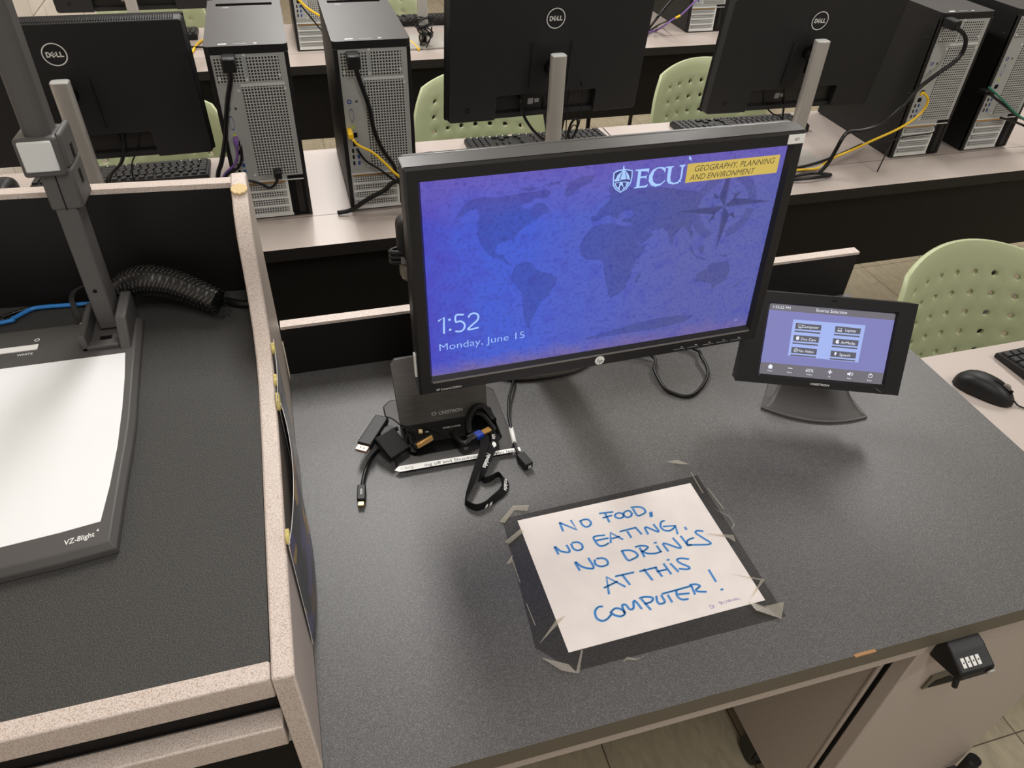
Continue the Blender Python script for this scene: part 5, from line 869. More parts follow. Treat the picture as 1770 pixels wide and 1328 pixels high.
mb = MB(); c = Vector(CB['d2_d'][3])
mb.tube([c + Vector((0.016 * math.sin(a) * 0.7 + 0.006 * math.cos(a), 0, 0.028 * math.cos(a) - 0.01)) for a in [k / 10 * 2 * PI for k in range(11)]], 0.0035, 'cable_black'); tag(mb.build('cable'), 'small tied bundle of black lead beside the pole behind the lit screen', 'cable')
cable('r2_yellow', 0.0045, 'cable_yellow', 'yellow network cable across the far tower between the close pair'); cable('r2_black', 0.0028, 'cable_black', 'thin black cable below the yellow one on the far tower between the close pair')
cable('r2_yellow2', 0.0045, 'cable_yellow', 'short stretch of yellow cable on the far desk right of the close pair of towers'); cable('r2_purple', 0.0038, 'cable_purple', 'violet network cable with yellow tag beside the far tower')
cable('r2_thick', 0.006, 'cable_black', 'thick black cord slanting past the far tower with the violet cable'); cable('r2_thin', 0.0032, 'cable_black', 'thin black cable above the violet cable beside the far tower')
cable('r2_left', 0.0045, 'cable_yellow', 'yellow cable on the far desk by the left keyboard'); cable('r2_leftblack', 0.004, 'cable_black', 'black cable crossing the far desk by the left keyboard')
q_ = CB['r2_purple']; mb = MB(); mb.tube([Vector(q_[2]).lerp(Vector(q_[3]), 0.05), Vector(q_[2]).lerp(Vector(q_[3]), 0.6)], 0.005, 'cable_yellow', sm=0); tag(mb.build('cable_tag'), 'yellow tag wrapped round the violet cable', 'tag')
base = Vector((0.553, 3.14, RZ))
for k in range(3):
    mb = MB(); P = [base + Vector((0.045 * math.sin(a * (2 + k) + k) * (0.5 + 0.2 * k), -0.012 * math.cos(a * 3 + k) - 0.015, 0.012 + 0.03 * k + 0.05 * abs(math.sin(a * (1.3 + 0.4 * k) + k * 2)))) for a in [i / 14 * 2 * PI for i in range(15)]]
    mb.tube(P, 0.0028, 'cable_black', n=6); tag(mb.build('cable'), 'tangled black wire around the foot of the far silver pole', 'cable', 'tangled wires at the far silver pole')
# ------------------------------------------------------------------ the lit touch monitor on the podium
SO = Vector((0.36549811, 0.77820639, 0.34342723)); SX = Vector((0.99981008, 0.01948842, 0)); SY = Vector((-0.00139494, 0.07156405, 0.99743503)); SN = SX.cross(SY)
MS = frame_mat(SO, SX, SY, SN)
hpm = thing('touch_monitor', 'large black monitor on the podium showing a blue world map wallpaper', 'monitor', (0.366, 1.02, 0))
mb = MB(); mb.T = MS
IX, IY0, IY1 = 0.2395, -0.1355, 0.1350; OX, OY0, OY1 = 0.2590, -0.1605, 0.1545
def frame_strip(mb, inn, out, z_in, z_out, m, mbot=None):
    A = [mb.v((x, y, z_in)) for x, y in inn]; B = [mb.v((x, y, z_out)) for x, y in out]
    for i in range(4): mb.f([A[i], A[(i + 1) % 4], B[(i + 1) % 4], B[i]], (mbot if (mbot and i == 0) else m))
rect = lambda x0, x1, y0, y1: [(x0, y0), (x1, y0), (x1, y1), (x0, y1)]
frame_strip(mb, rect(-IX, IX, IY0, IY1), rect(-IX - 0.0035, IX + 0.0035, IY0 - 0.0045, IY1 + 0.003), 0.0, 0.0075, 'bezel_black')
mb.box(-IX - 0.001, IX + 0.001, IY0 - 0.0062, IY0 - 0.0042, 0.0068, 0.0084, 'gloss_grey')  # pale strip puts the lower lip's highlight into the colour
frame_strip(mb, rect(-IX - 0.0035, IX + 0.0035, IY0 - 0.0045, IY1 + 0.003), rect(-OX + 0.003, OX - 0.003, OY0 + 0.003, OY1 - 0.003), 0.0075, 0.0075, 'bezel_black')
frame_strip(mb, rect(-OX + 0.003, OX - 0.003, OY0 + 0.003, OY1 - 0.003), rect(-OX, OX, OY0, OY1), 0.0075, 0.004, 'bezel_black')
frame_strip(mb, rect(-OX, OX, OY0, OY1), rect(-OX, OX, OY0, OY1 + 0.003), 0.004, -0.022, 'bezel_black')
mb.poly([(-OX, OY0, -0.022), (OX, OY0, -0.022), (OX, OY1 + 0.003, -0.022), (-OX, OY1 + 0.003, -0.022)], 'bezel_black')
bz = mb.build('bezel', hpm)
mb = MB(); mb.T = MS
mb.prism([(-OX, -0.021), (-OX, -0.002), (-OX + 0.01, 0.0022), (OX - 0.01, 0.0022), (OX, -0.002), (OX, -0.021), (OX - 0.03, -0.030), (-OX + 0.03, -0.030)], 0, 1, 1, 'top_sheen') if False else None
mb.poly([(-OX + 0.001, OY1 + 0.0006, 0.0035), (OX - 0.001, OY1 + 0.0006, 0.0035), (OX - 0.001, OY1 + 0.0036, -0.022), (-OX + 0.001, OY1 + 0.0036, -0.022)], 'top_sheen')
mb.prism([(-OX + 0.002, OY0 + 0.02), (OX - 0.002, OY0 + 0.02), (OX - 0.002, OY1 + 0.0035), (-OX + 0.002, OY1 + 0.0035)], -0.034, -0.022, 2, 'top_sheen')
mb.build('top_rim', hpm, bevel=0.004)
mb = MB(); mb.T = MS; mb.prism(rect(-0.235, 0.235, -0.135, 0.135), -0.062, -0.030, 2, 'black_plastic'); mb.build('rear_housing', hpm, bevel=0.012)
# lit panel with its picture
bm = bmesh.new(); uvl = bm.loops.layers.uv.new('UVMap')
mb = MB(); mb.bm.free(); mb.bm = bm; mb.T = MS
fc = mb.poly([(-IX, IY0, 0), (IX, IY0, 0), (IX, IY1, 0), (-IX, IY1, 0)], 'screen_blue')
for lp, uv in zip(fc.loops, ((0, 0), (1, 0), (1, 1), (0, 1))): lp[uvl].uv = uv
zc = [0.0]
def lay(): zc[0] += 0.00006; return zc[0]
def clip(p): return (max(-0.2388, min(0.2388, p[0])), max(-0.1345, min(0.1342, p[1])))
for l in LAND: mb.poly2([clip(q) for q in l], 0.00006, 'scr_land')
cx, cy = COMPASS['c']; zr = 0.00010
# broken ring
for a0_, a1_ in ((-175, -110), (-75, -10), (5, 75), (105, 150)):
    n = 16; A = [math.radians(a0_ + (a1_ - a0_) * i / n) for i in range(n + 1)]
    A_ = [mb.v((cx + 0.0355 * math.cos(a), cy + 0.0355 * math.sin(a), zr)) for a in A]; B_ = [mb.v((cx + 0.0475 * math.cos(a), cy + 0.0475 * math.sin(a), zr)) for a in A]
    for i in range(n): mb.f([A_[i], B_[i], B_[i + 1], A_[i + 1]], 'scr_ring')
for k, tip in enumerate(COMPASS['main']):
    d = Vector((tip[0] - cx, tip[1] - cy, 0)); L_ = d.length; d.normalize(); pn = Vector((-d.y, d.x, 0))
    b = Vector((cx, cy, 0.00014)); w = 0.0105
    mb.poly([b, b + d * 0.013 + pn * w, b + d * L_], 'scr_compass'); mb.poly([b, b + d * L_, b + d * 0.010 - pn * w * 0.25], 'scr_ring')
for tip in COMPASS['sec']:
    d = Vector((tip[0] - cx, tip[1] - cy, 0)); L_ = d.length; d.normalize(); pn = Vector((-d.y, d.x, 0)); b = Vector((cx, cy, 0.00013))
    mb.poly([b + d * 0.015, b + d * 0.020 + pn * 0.0035, b + d * L_, b + d * 0.018 - pn * 0.002], 'scr_compass')
z = 0.0002
mb.poly2(GOLD, z, 'scr_gold')
mb.text('GEOGRAPHY, PLANNING', (0.1675, 0.1172, z + 0.00006), 0.0079, 'scr_brown', w=0.1155, shear=0.22); mb.text('AND ENVIRONMENT', (0.1045, 0.1064, z + 0.00006), 0.0079, 'scr_brown', w=0.0935, shear=0.22, align='L')
mb.poly2(SHIELD, z, 'scr_white'); mb.poly2(SHIELDIN, z + 0.00005, 'scr_shield'); mb.poly2(DOME, z + 0.0001, 'scr_white')
for r_ in DOMERIB: mb.poly2(r_, z + 0.00015, 'scr_shield')
mb.poly2(BAND, z + 0.00016, 'scr_shield')
sh_ = SHIELDIN; lo = [p for p in sh_ if p[1] < 0.1085]
mb.poly2([(p[0] * 0.94 + 0.06 * sum(q[0] for q in sh_) / len(sh_), p[1] * 0.94 + 0.06 * sum(q[1] for q in sh_) / len(sh_)) for p in sh_[6:]] , z + 0.00012, 'scr_white')
for a in ARCH: mb.poly2(a, z + 0.0002, 'scr_shield')
for l in (LE, LC, LU): mb.poly2(l, z, 'scr_white')
mb.disc((0.0915, 0.1025, z), (1, 0, 0), (0, 1, 0), 0.0011, 'scr_white')
mb.poly2(CURSOR, z + 0.0001, 'scr_white')
for st_ in (CLOCK[1], CLOCK[2]): mb.disc((st_[0][0], st_[0][1], z), (1, 0, 0), (0, 1, 0), 0.0018, 'scr_white', n=12)
for st_ in (CLOCK[0], CLOCK[3], CLOCK[4]): mb.ribbon(st_, 0.00245, z, 'scr_white', sm=1 if len(st_) < 4 else 6)
mb.text('Monday, June 15', (-0.2275, -0.0908, z), 0.0112, 'scr_white', w=0.117, align='L', bold=-0.012)
mb.ring((0.2195, -0.1235, z), (1, 0, 0), (0, 0.7, 0), 0.0022, 0.0028, 'scr_white', n=4)
for f_ in mb.bm.faces:
    for lp in f_.loops:
        q = lp.vert.co - SO; lp[uvl].uv = ((q.dot(SX) + IX) / (2 * IX), (q.dot(SY) - IY0) / (IY1 - IY0))
scn = mb.build('screen', hpm, smooth='keep')
mb = MB(); mb.T = MS; hx, hy = HPLOGO[0]; hy = -0.1497; mb.disc((hx, hy, 0.0078), (1, 0, 0), (0, 1, 0), 0.0072, 'white_plastic', n=36)
mb.text('hp', (hx, hy - 0.0003, 0.0080), 0.0074, 'print_black', w=0.0092, shear=0.30); mb.build('round_logo', bz)
mb = MB(); mb.T = MS; mb.text('HP Compaq L2206tm', (-0.2360, -0.1535, 0.0078), 0.0034, 'print_white', w=0.0345, align='L')
for x, y in BTN: mb.box(x - 0.0016, x + 0.0016, -0.1508, -0.1503, 0.0075, 0.0078, 'print_white')
for x0 in (0.118, 0.141, 0.166, 0.189, 0.213): mb.box(x0, x0 + 0.018, -0.1538, -0.1532, 0.0075, 0.0078, 'print_grey')
mb.build('key_marks', bz)
mb = MB(); mb.T = MS; mb.box(0.2325, 0.2565, 0.1395, 0.1515, 0.0072, 0.0079, 'white_plastic'); mb.text('601', (0.2455, 0.1455, 0.00798), 0.0042, 'print_black', w=0.0065); mb.build('inventory_sticker', bz)
mb = MB(); mb.T = MS; mb.box(-0.2612, -0.2590, -0.135, -0.100, -0.012, -0.004, 'white_plastic'); mb.build('edge_sticker', bz)
mb = MB(); mb.tube([(0.366, 0.842, 0.33), (0.366, 0.90, 0.30), (0.366, 1.0, 0.12), (0.366, 1.02, 0.02)], 0.03, 'black_plastic', n=14); mb.build('stand_column', hpm)
mb = MB(); mb.prism([(0.366 + 0.105 * math.copysign(abs(math.cos(a)) ** 0.8, math.cos(a)), 1.012 + 0.055 * math.sin(a)) for a in [k / 32 * 2 * PI for k in range(32)]], 0.0, 0.012, 2, 'gloss_grey'); mb.prism([(0.366 + 0.107 * math.copysign(abs(math.cos(a)) ** 0.8, math.cos(a)), 1.012 + 0.057 * math.sin(a)) for a in [k / 32 * 2 * PI for k in range(32)]], 0.0, 0.004, 2, 'black_plastic'); mb.build('stand_base', hpm, bevel=0.003)
# adapter hanging behind it
ad = thing('power_adapter', 'black power adapter with coiled cord clipped behind the left edge of the lit monitor', 'adapter', (0.13, 0.865, 0.35))
mb = MB(); mb.box(0.105, 0.165, 0.850, 0.885, 0.330, 0.393, 'black_plastic'); mb.build('housing', ad, bevel=0.012, seg=4)
mb = MB(); mb.cyl((0.131, 0.868, 0.303), (0.131, 0.868, 0.330), 0.025, 'gloss_grey', n=24); mb.build('clip_foot', ad, bevel=0.006)
for k in range(3):
    mb = MB(); zz = 0.330 + 0.007 * k; mb.tube([(0.17, 0.86, zz), (0.115, 0.855, zz + 0.004), (0.097, 0.862, zz + 0.002), (0.100, 0.872, zz), (0.13, 0.880, zz), (0.17, 0.88, zz)], 0.0032, 'cable_black'); mb.build('coiled_cord', ad)
mb = MB(); mb.box(0.107, 0.125, 0.8515, 0.853, 0.333, 0.343, 'print_grey'); mb.build('paper_tag', ad)
# looped lead right of the monitor, extension lead left
mb = MB(); L0 = [tuple(p) for p in CB['hp_loop']]
P = []
for i, p in enumerate(L0):
    P.append((p[0], p[1], [0.012, 0.007, 0.005, 0.0035, 0.0032, 0.0035, 0.006, 0.009, 0.010, 0.008][i]))
mb.tube([(0.46, 1.03, 0.02)] + P + [(0.56, 1.04, 0.01)], 0.0031, 'cable_black'); tag(mb.build('cable'), 'black cable looping on the worktop under the right half of the lit monitor', 'cable')
ex = thing('extension_lead', 'black extension lead with a white sleeve and socket end, left of the paper sign', 'cable', (0.275, 0.80, 0))
mb = MB(); mb.tube([(0.31, 1.0, 0.02)] + [tuple(p) for p in CB['ext']], 0.0026, 'cable_black'); mb.build('cord', ex)
mb = MB(); mb.tube(CB['extring'], 0.0038, 'white_plastic', sm=0, n=10); mb.build('white_sleeve', ex)
A = Vector(CB['extplug'][0]); B = Vector(CB['extplug'][1]); d = (B - A).normalized(); sd = Vector((-d.y, d.x, 0))
mb = MB(); mb.tube([A - d * 0.004, A + d * 0.006], 0.005, 'cable_black', sm=0, rr=[0.003, 0.006]); mb.obox((A + B) / 2 + d * 0.003, d, sd, (0, 0, 1), 0.0135, 0.0072, 0.0065, 'black_plastic'); pl = mb.build('socket_end', ex, bevel=0.0015)
mb = MB(); mb.obox(B + d * 0.0032, d, sd, (0, 0, 1), 0.0006, 0.0026, 0.0026, 'steel'); mb.build('metal_contact', pl)

# ------------------------------------------------------------------ touch control panel
PO = Vector((0.769, 0.775, 0.142)); yaw, tl = -0.381, 0.463
PX = Vector((math.cos(yaw), math.sin(yaw), 0)); nn = Vector((-math.sin(yaw), math.cos(yaw), 0)); PY = Vector((0, 0, 1)) * math.cos(tl) + nn * math.sin(tl); PN = PX.cross(PY)
MP = frame_mat(PO, PX, PY, PN)
tpn = thing('touch_control_panel', 'tilted black touch panel showing source buttons, on a flared stand', 'control panel', (0.785, 0.79, 0))
mb = MB(); mb.T = MP; ix, iy = 0.098, 0.0578
O_ = [(-0.136, -0.073), (0.126, -0.073), (0.1285, 0.0765), (-0.126, 0.0765)]
frame_strip(mb, rect(-ix - 0.0005, ix + 0.0005, -iy, iy), rect(-ix - 0.003, ix + 0.003, -iy - 0.003, iy + 0.003), 0.0, 0.004, 'bezel_black')
frame_strip(mb, rect(-ix - 0.003, ix + 0.003, -iy - 0.003, iy + 0.003), O_, 0.004, 0.003, 'bezel_black')
frame_strip(mb, O_, [(x * 0.985, y * 0.985) for x, y in O_], 0.003, -0.028, 'bezel_black')
mb.poly([(x * 0.985, y * 0.985, -0.028) for x, y in O_], 'bezel_black')
tb = mb.build('bezel', tpn, bevel=0.003)
mb = MB(); mb.T = MP; mb.prism(rect(-0.10, 0.10, -0.055, 0.055), -0.048, -0.027, 2, 'black_plastic'); mb.build('rear_housing', tpn, bevel=0.008)
mb = MB(); mb.T = MP; mb.box(-0.004, 0.004, 0.0690, 0.0710, 0.0033, 0.0037, 'deep_black'); mb.text('CRESTRON', (0.0, -0.0665, 0.0040), 0.0032, 'print_white', w=0.030, bold=0.02); mb.tube([(0.088, -0.064, 0.0036), (0.098, -0.0700, 0.0034)], 0.0003, 'print_grey', n=4, sm=0); mb.build('lettering', tb)
mb = MB(); mb.T = MP; mb.poly2(rect(-ix, ix, -iy, iy), 0.0, 'tp_back')
mb.poly2(rect(-ix, ix, 0.0475, iy), 0.0001, 'tp_bar'); mb.poly2(rect(-ix, ix, -iy, -0.0385), 0.0001, 'tp_bar'); mb.poly2(TPCARD, 0.0001, 'tp_card')
for b in TPBTN:
    mb.poly2(b, 0.0002, 'tp_button'); c0 = min(p[1] for p in b); mb.poly2(rect(min(p[0] for p in b), max(p[0] for p in b), c0 - 0.0045, c0 - 0.0022), 0.0002, 'tp_button')
for s_, c_, h_ in TPTXT:
    if s_ != 'CRESTRON': mb.text(s_, (c_[0], c_[1], 0.0003), h_ * 0.62, 'tp_text')
for s_, c_ in TPTINY: mb.text(s_, (c_[0], c_[1], 0.0003), 0.0022, 'tp_text')
I_ = TPICON; z = 0.0003
x, y = I_[0]; mb.poly2([(x - 0.0042, y), (x, y + 0.0042), (x + 0.0042, y)], z, 'tp_text'); mb.poly2(rect(x - 0.003, x + 0.003, y - 0.0035, y), z, 'tp_text')
x, y = I_[1]; mb.poly2(rect(x - 0.0035, x + 0.0035, y - 0.0006, y + 0.0006), z, 'tp_text')
x, y = I_[2]; mb.poly2(rect(x - 0.0035, x + 0.0035, y - 0.0007, y + 0.0007), z, 'tp_text'); mb.poly2(rect(x - 0.0007, x + 0.0007, y - 0.0035, y + 0.0035), z + 0.00003, 'tp_text')
x, y = I_[3]; mb.poly2([(x - 0.0042, y - 0.0014), (x - 0.002, y - 0.0014), (x + 0.0008, y - 0.0036), (x + 0.0008, y + 0.0036), (x - 0.002, y + 0.0014), (x - 0.0042, y + 0.0014)], z, 'tp_text'); mb.ribbon([(x + 0.0020, y - 0.002), (x + 0.0030, y), (x + 0.0020, y + 0.002)], 0.0006, z, 'tp_text'); mb.ribbon([(x + 0.0034, y - 0.0030), (x + 0.0046, y), (x + 0.0034, y + 0.0030)], 0.0006, z, 'tp_text')
x, y = I_[4]; mb.ring((x, y, z), (1, 0, 0), (0, 1, 0), 0.0026, 0.0034, 'tp_text', n=24); mb.poly2(rect(x - 0.0005, x + 0.0005, y + 0.0005, y + 0.0045), z + 0.00003, 'tp_text')
ctr = [(sum(p[0] for p in b) / 4, sum(p[1] for p in b) / 4) for b in TPBTN]
def ic(k, dx): return ctr[k][0] + dx, ctr[k][1]
x, y = ic(0, -0.0125); mb.ribbon([(x - 0.003, y - 0.0015), (x - 0.003, y + 0.0022), (x + 0.003, y + 0.0022), (x + 0.003, y - 0.0015), (x - 0.003, y - 0.0015)], 0.0006, z, 'tp_text', sm=1); mb.poly2(rect(x - 0.0018, x + 0.0018, y - 0.003, y - 0.0022), z, 'tp_text')
x, y = ic(1, -0.0125); mb.ribbon([(x - 0.0024, y - 0.001), (x - 0.0024, y + 0.0024), (x + 0.0024, y + 0.0024), (x + 0.0024, y - 0.001)], 0.0006, z, 'tp_text', sm=1); mb.poly2([(x - 0.004, y - 0.0028), (x + 0.004, y - 0.0028), (x + 0.003, y - 0.0012), (x - 0.003, y - 0.0012)], z, 'tp_text')
x, y = ic(2, -0.0135); mb.poly2(rect(x - 0.0022, x + 0.0022, y - 0.0028, y + 0.0028), z, 'tp_text')
x, y = ic(3, -0.0125); mb.disc((x, y, z), (1, 0, 0), (0, 1, 0), 0.003, 'tp_text'); mb.poly2([(x, y), (x + 0.0034, y + 0.003), (x + 0.0034, y - 0.001)], z + 0.00004, 'tp_button')
x, y = ic(4, -0.0130); mb.ring((x, y, z), (1, 0, 0), (0, 1, 0), 0.0024, 0.0031, 'tp_text', n=24); mb.ribbon([(x - 0.002, y - 0.002), (x + 0.002, y + 0.002)], 0.0007, z, 'tp_text')
x, y = ic(5, -0.0125); mb.disc((x, y + 0.0008, z), (0.0016, 0, 0), (0, 0.0024, 0), 1.0, 'tp_text'); mb.poly2(rect(x - 0.0004, x + 0.0004, y - 0.0034, y), z + 0.00003, 'tp_text')
mb.build('screen', tpn)
# flared stand: broad curved front edge rising into a narrow neck behind the panel
mb = MB(); rows = []; nu, nv = 20, 12
fl, fr = Vector((0.700, 0.793, 0)), Vector((0.868, 0.727, 0)); top = PO - PN * 0.035 + PY * -0.02
for j in range(nv + 1):
    v = j / nv; row = []
    for i in range(nu + 1):
        u = i / nu * 2 - 1
        e = (fl + fr) / 2 + (fr - fl) / 2 * u * (1 - 0.66 * v ** 0.7) - nn * 0.024 * (1 - u * u) * (1 - v) + nn * (0.105 * v)
        e = e + Vector((0, 0, 0.004 + 0.10 * v ** 1.6 ))
        row.append(mb.v(e))
    rows.append(row)
for a, b in zip(rows, rows[1:]):
    for i in range(nu): mb.f([a[i], a[i + 1], b[i + 1], b[i]], 'doc_grey', True)
st_ = mb.build('stand', tpn, smooth='keep'); md = st_.modifiers.new('thickness', 'SOLIDIFY'); md.thickness = 0.007; md.offset = -1
mb = MB(); mb.prism([tuple((fl + fr) / 2 + (fr - fl) / 2 * u - nn * 0.024 * (1 - u * u))[:2] for u in [k / 10 - 1 for k in range(21)]] + [tuple(fr + nn * 0.09 - PX * 0.03)[:2], tuple(fl + nn * 0.09 + PX * 0.03)[:2]], 0.0, 0.0045, 2, 'doc_grey'); mb.build('foot', tpn, bevel=0.001)
mb = MB(); cc = (fl + fr) / 2 + nn * 0.012 + Vector((0, 0, 0.0125)); mb.T = frame_mat(cc, PX, nn * 0.96 + Vector((0, 0, 0.20)))
for k in range(6):
    a = k * PI / 3; mb.ribbon([(0.008 * math.cos(a), 0.0055 * math.sin(a)), (0.0125 * math.cos(a + 0.6), 0.0085 * math.sin(a + 0.6)), (0.016 * math.cos(a + 1.3), 0.011 * math.sin(a + 1.3))], 0.0018, 0.0005, 'doc_grey_light')
mb.build('swirl_emblem', st_)

# ------------------------------------------------------------------ flip-top connection box
fb = thing('flip_top_box', 'dark metal flip-top connection box set in the worktop, lid open', 'connection box', (0.165, 0.875, 0))
mb = MB(); x0, x1, y0, y1 = 0.0705, 0.262, 0.793, 0.958; px0, px1, py0, py1 = 0.0945, 0.2445, 0.819, 0.905
oc = [(x0 + 0.012, y0), (x1 - 0.012, y0), (x1, y0 + 0.012), (x1, y1 - 0.012), (x1 - 0.012, y1), (x0 + 0.012, y1), (x0, y1 - 0.012), (x0, y0 + 0.012)]; icn = [(px0 + 0.008, py0), (px1 - 0.008, py0), (px1, py0 + 0.008), (px1, py1 - 0.008), (px1 - 0.008, py1), (px0 + 0.008, py1), (px0, py1 - 0.008), (px0, py0 + 0.008)]
OT = [mb.v((p[0], p[1], 0.0075)) for p in oc]; IT = [mb.v((p[0], p[1], 0.0075)) for p in icn]; OB = [mb.v((p[0], p[1], 0.0)) for p in oc]; IB = [mb.v((p[0], p[1], 0.0)) for p in icn]
for i in range(8):
    k = (i + 1) % 8; mb.f([OT[i], OT[k], IT[k], IT[i]], 'brushed_frame'); mb.f([OB[i], OB[k], OT[k], OT[i]], 'black_plastic'); mb.f([IT[i], IT[k], IB[k], IB[i]], 'deep_black')
mb.build('frame', fb, bevel=0.0025)
mb = MB(); mb.box(px0, px1, py0, py1, 0.0002, 0.0012, 'deep_black'); mb.prism([(0.850, 0.0012), (0.889, 0.0012), (0.889, 0.006), (0.878, 0.0065)], px0 + 0.003, px1 - 0.045, 0, 'bezel_black'); pk = mb.build('pocket', fb)
mb = MB(); ML = frame_mat((0.1645, 0.890, 0.004), (0.9995, 0.0, 0), (-0.045, 0.11, 0.99)); mb.T = ML
mb.prism([(-0.0735, 0.006), (-0.0665, 0.0), (0.0665, 0.0), (0.0735, 0.006), (0.0745, 0.125), (0.067, 0.132), (-0.0675, 0.132), (-0.0745, 0.125)], -0.005, 0.0, 2, 'black_plastic', 'brushed_dark')
ld = mb.build('lid', fb, bevel=0.0012)
mb = MB(); mb.T = ML; mb.text('CRESTRON', (0.011, 0.0175, 0.0006), 0.0066, 'print_white', w=0.040, bold=0.02); mb.ring((-0.0165, 0.0175, 0.0006), (1, 0, 0), (0, 0.8, 0), 0.0026, 0.0042, 'print_white', n=16); mb.build('lettering', ld)
mb = MB(); mb.text('POWER CHARGER', (0.172, 0.8695, 0.0070), 0.0030, 'print_white', w=0.030, uy=(0, 0.93, 0.36)); mb.box(0.128, 0.133, 0.8665, 0.8685, 0.0062, 0.0068, 'print_white'); mb.build('pocket_print', pk)
mb = MB(); sp_ = [Vector(q) for q in CB['strip']]
mb.prism([(0.0665, 0.7945), (0.0735, 0.7895), (0.2665, 0.7885), (0.2665, 0.7965), (0.0735, 0.8015)], 0.0077, 0.0081, 2, 'white_plastic')
mb.text("'t forg", (0.0755, 0.7955, 0.0083), 0.0046, 'print_grey', w=0.020, align='L', ux=(1, -0.015, 0)); mb.text('ing off and Shutdown', (0.113, 0.7945, 0.0083), 0.0066, 'print_black', w=0.0875, align='L', ux=(1, -0.015, 0)); mb.text('you leave', (0.2245, 0.7925, 0.0083), 0.0066, 'print_black', w=0.0385, align='L', ux=(1, -0.015, 0))
mb.build('label_strip', fb)

# things in and around the pocket
vg = thing('video_connector', 'gold-pinned video connector lying in the flip-top box', 'connector', (0.116, 0.835, 0.004))
A = Vector((0.104, 0.833, 0.014)); B = Vector((0.133, 0.843, 0.019)); d = (B - A).normalized(); sd = Vector((0, 0.5, 0.86)); sd = (sd - d * sd.dot(d)).normalized(); nz_ = d.cross(sd)
mb = MB(); mb.obox((A + B) / 2, d, sd, nz_, 0.018, 0.0055, 0.008, 'black_plastic'); mb.build('shell', vg, bevel=0.002)
mb = MB(); mb.obox((A + B) / 2 + nz_ * 0.009 + sd * 0.001, d, sd, nz_, 0.0145, 0.0042, 0.004, 'gold_metal'); g_ = mb.build('metal_shroud', vg, bevel=0.0012)
mb = MB()
for k in range(8): mb.obox((A + B) / 2 + nz_ * 0.0132 + d * (-0.0105 + k * 0.003), d, sd, nz_, 0.0008, 0.0026, 0.0004, 'chip_wood')
mb.build('pins', g_)
mb = MB(); mb.tube([A - d * 0.004 + Vector((0, 0, 0)), A - d * 0.012 + Vector((0, 0.012, -0.002)), Vector((0.100, 0.87, 0.008))], 0.0045, 'cable_black'); mb.build('cord', vg)
ub = thing('usb_lead', 'black cable with a blue connector resting across the flip-top box', 'cable', (0.20, 0.835, 0.004))
U = [Vector(q) for q in CB['usb']]; d = (U[4] - U[2]).normalized(); sd = Vector((-d.y, d.x, 0)).normalized()
mb = MB(); mb.tube([(0.168, 0.850, 0.012), U[0], U[1]], 0.005, 'cable_black', n=10); mb.obox(U[1].lerp(U[2], 0.05), d, sd, (0, 0, 1), 0.010, 0.006, 0.004, 'black_plastic'); mb.build('cord', ub)
mb = MB(); mb.obox(U[1].lerp(U[2], 0.62), d, sd, (0, 0, 1), 0.0068, 0.0064, 0.0042, 'usb_blue'); mb.build('blue_grip', ub, bevel=0.001)
mb = MB(); mb.obox(U[3].lerp(U[4], 0.25), d, sd, (0, 0, 1), 0.0078, 0.0048, 0.0022, 'gold_metal'); mb.build('metal_plug', ub, bevel=0.0006)
mb = MB(); mb.tube([(0.242, 0.868, 0.006), (0.230, 0.888, 0.020), (0.212, 0.882, 0.026), (0.198, 0.862, 0.020), (0.196, 0.842, 0.010)], 0.0062, 'cable_black', n=10); tag(mb.build('cable'), 'thick black cable arching in the right end of the flip-top box', 'cable')
mb = MB(); mb.tube([(0.240, 0.845, 0.004), (0.226, 0.872, 0.016), (0.214, 0.880, 0.018)], 0.0045, 'cable_black', n=10); tag(mb.build('cable'), 'shorter black cable beneath the arching one in the flip-top box', 'cable')
mb = MB(); mb.tube([(0.0995, 0.824, 0.006), (0.103, 0.842, 0.010), (0.102, 0.866, 0.006)], 0.007, 'cable_black', n=12); tag(mb.build('cable'), 'glossy black cable end at the left inside the flip-top box', 'cable')
# display adapters hanging out on the left
da = thing('display_adapter', 'black display adapter stick with a copper coloured plug, left of the flip-top box', 'adapter', (0.04, 0.86, 0))
c4 = [Vector(q) for q in CB['dpcorn']]; L_ = ((c4[0] + c4[1]) / 2); E_ = ((c4[2] + c4[3]) / 2); d = (E_ - L_).normalized(); sd = Vector((-d.y, d.x, 0)).normalized()
mid = (L_ + E_) / 2; mid.z = 0.026
mb = MB(); mb.obox(mid, d, sd, (0, 0, 1), (E_ - L_).length / 2, 0.0115, 0.006, 'black_plastic'); mb.build('body', da, bevel=0.002)
mb = MB(); mb.obox(E_ + d * 0.0055 + Vector((0, 0, -0.004)), d, sd, (0, 0, 1), 0.006, 0.0092, 0.0028, 'copper_plug'); pg = mb.build('metal_plug', da, bevel=0.0005)
mb = MB()
for s in (-1, 1): mb.obox(E_ + d * 0.006 + sd * s * 0.003 + Vector((0, 0, -0.0011)), d, sd, (0, 0, 1), 0.001, 0.001, 0.0002, 'deep_black')
mb.build('latch_holes', pg)
mb = MB(); mb.tube([mid - d * 0.02 + Vector((0.004, 0.002, 0)), Vector((0.066, 0.868, 0.022)), Vector((0.084, 0.874, 0.018))], 0.004, 'cable_black'); mb.obox(Vector((0.066, 0.866, 0.022)), (0.95, 0.3, 0), (-0.3, 0.95, 0), (0, 0, 1), 0.012, 0.007, 0.005, 'black_plastic'); mb.build('lead', da)
hb_ = thing('usb_c_adapter', 'black adapter block with a short cable ending in a gold-tipped plug', 'adapter', (0.065, 0.84, 0))
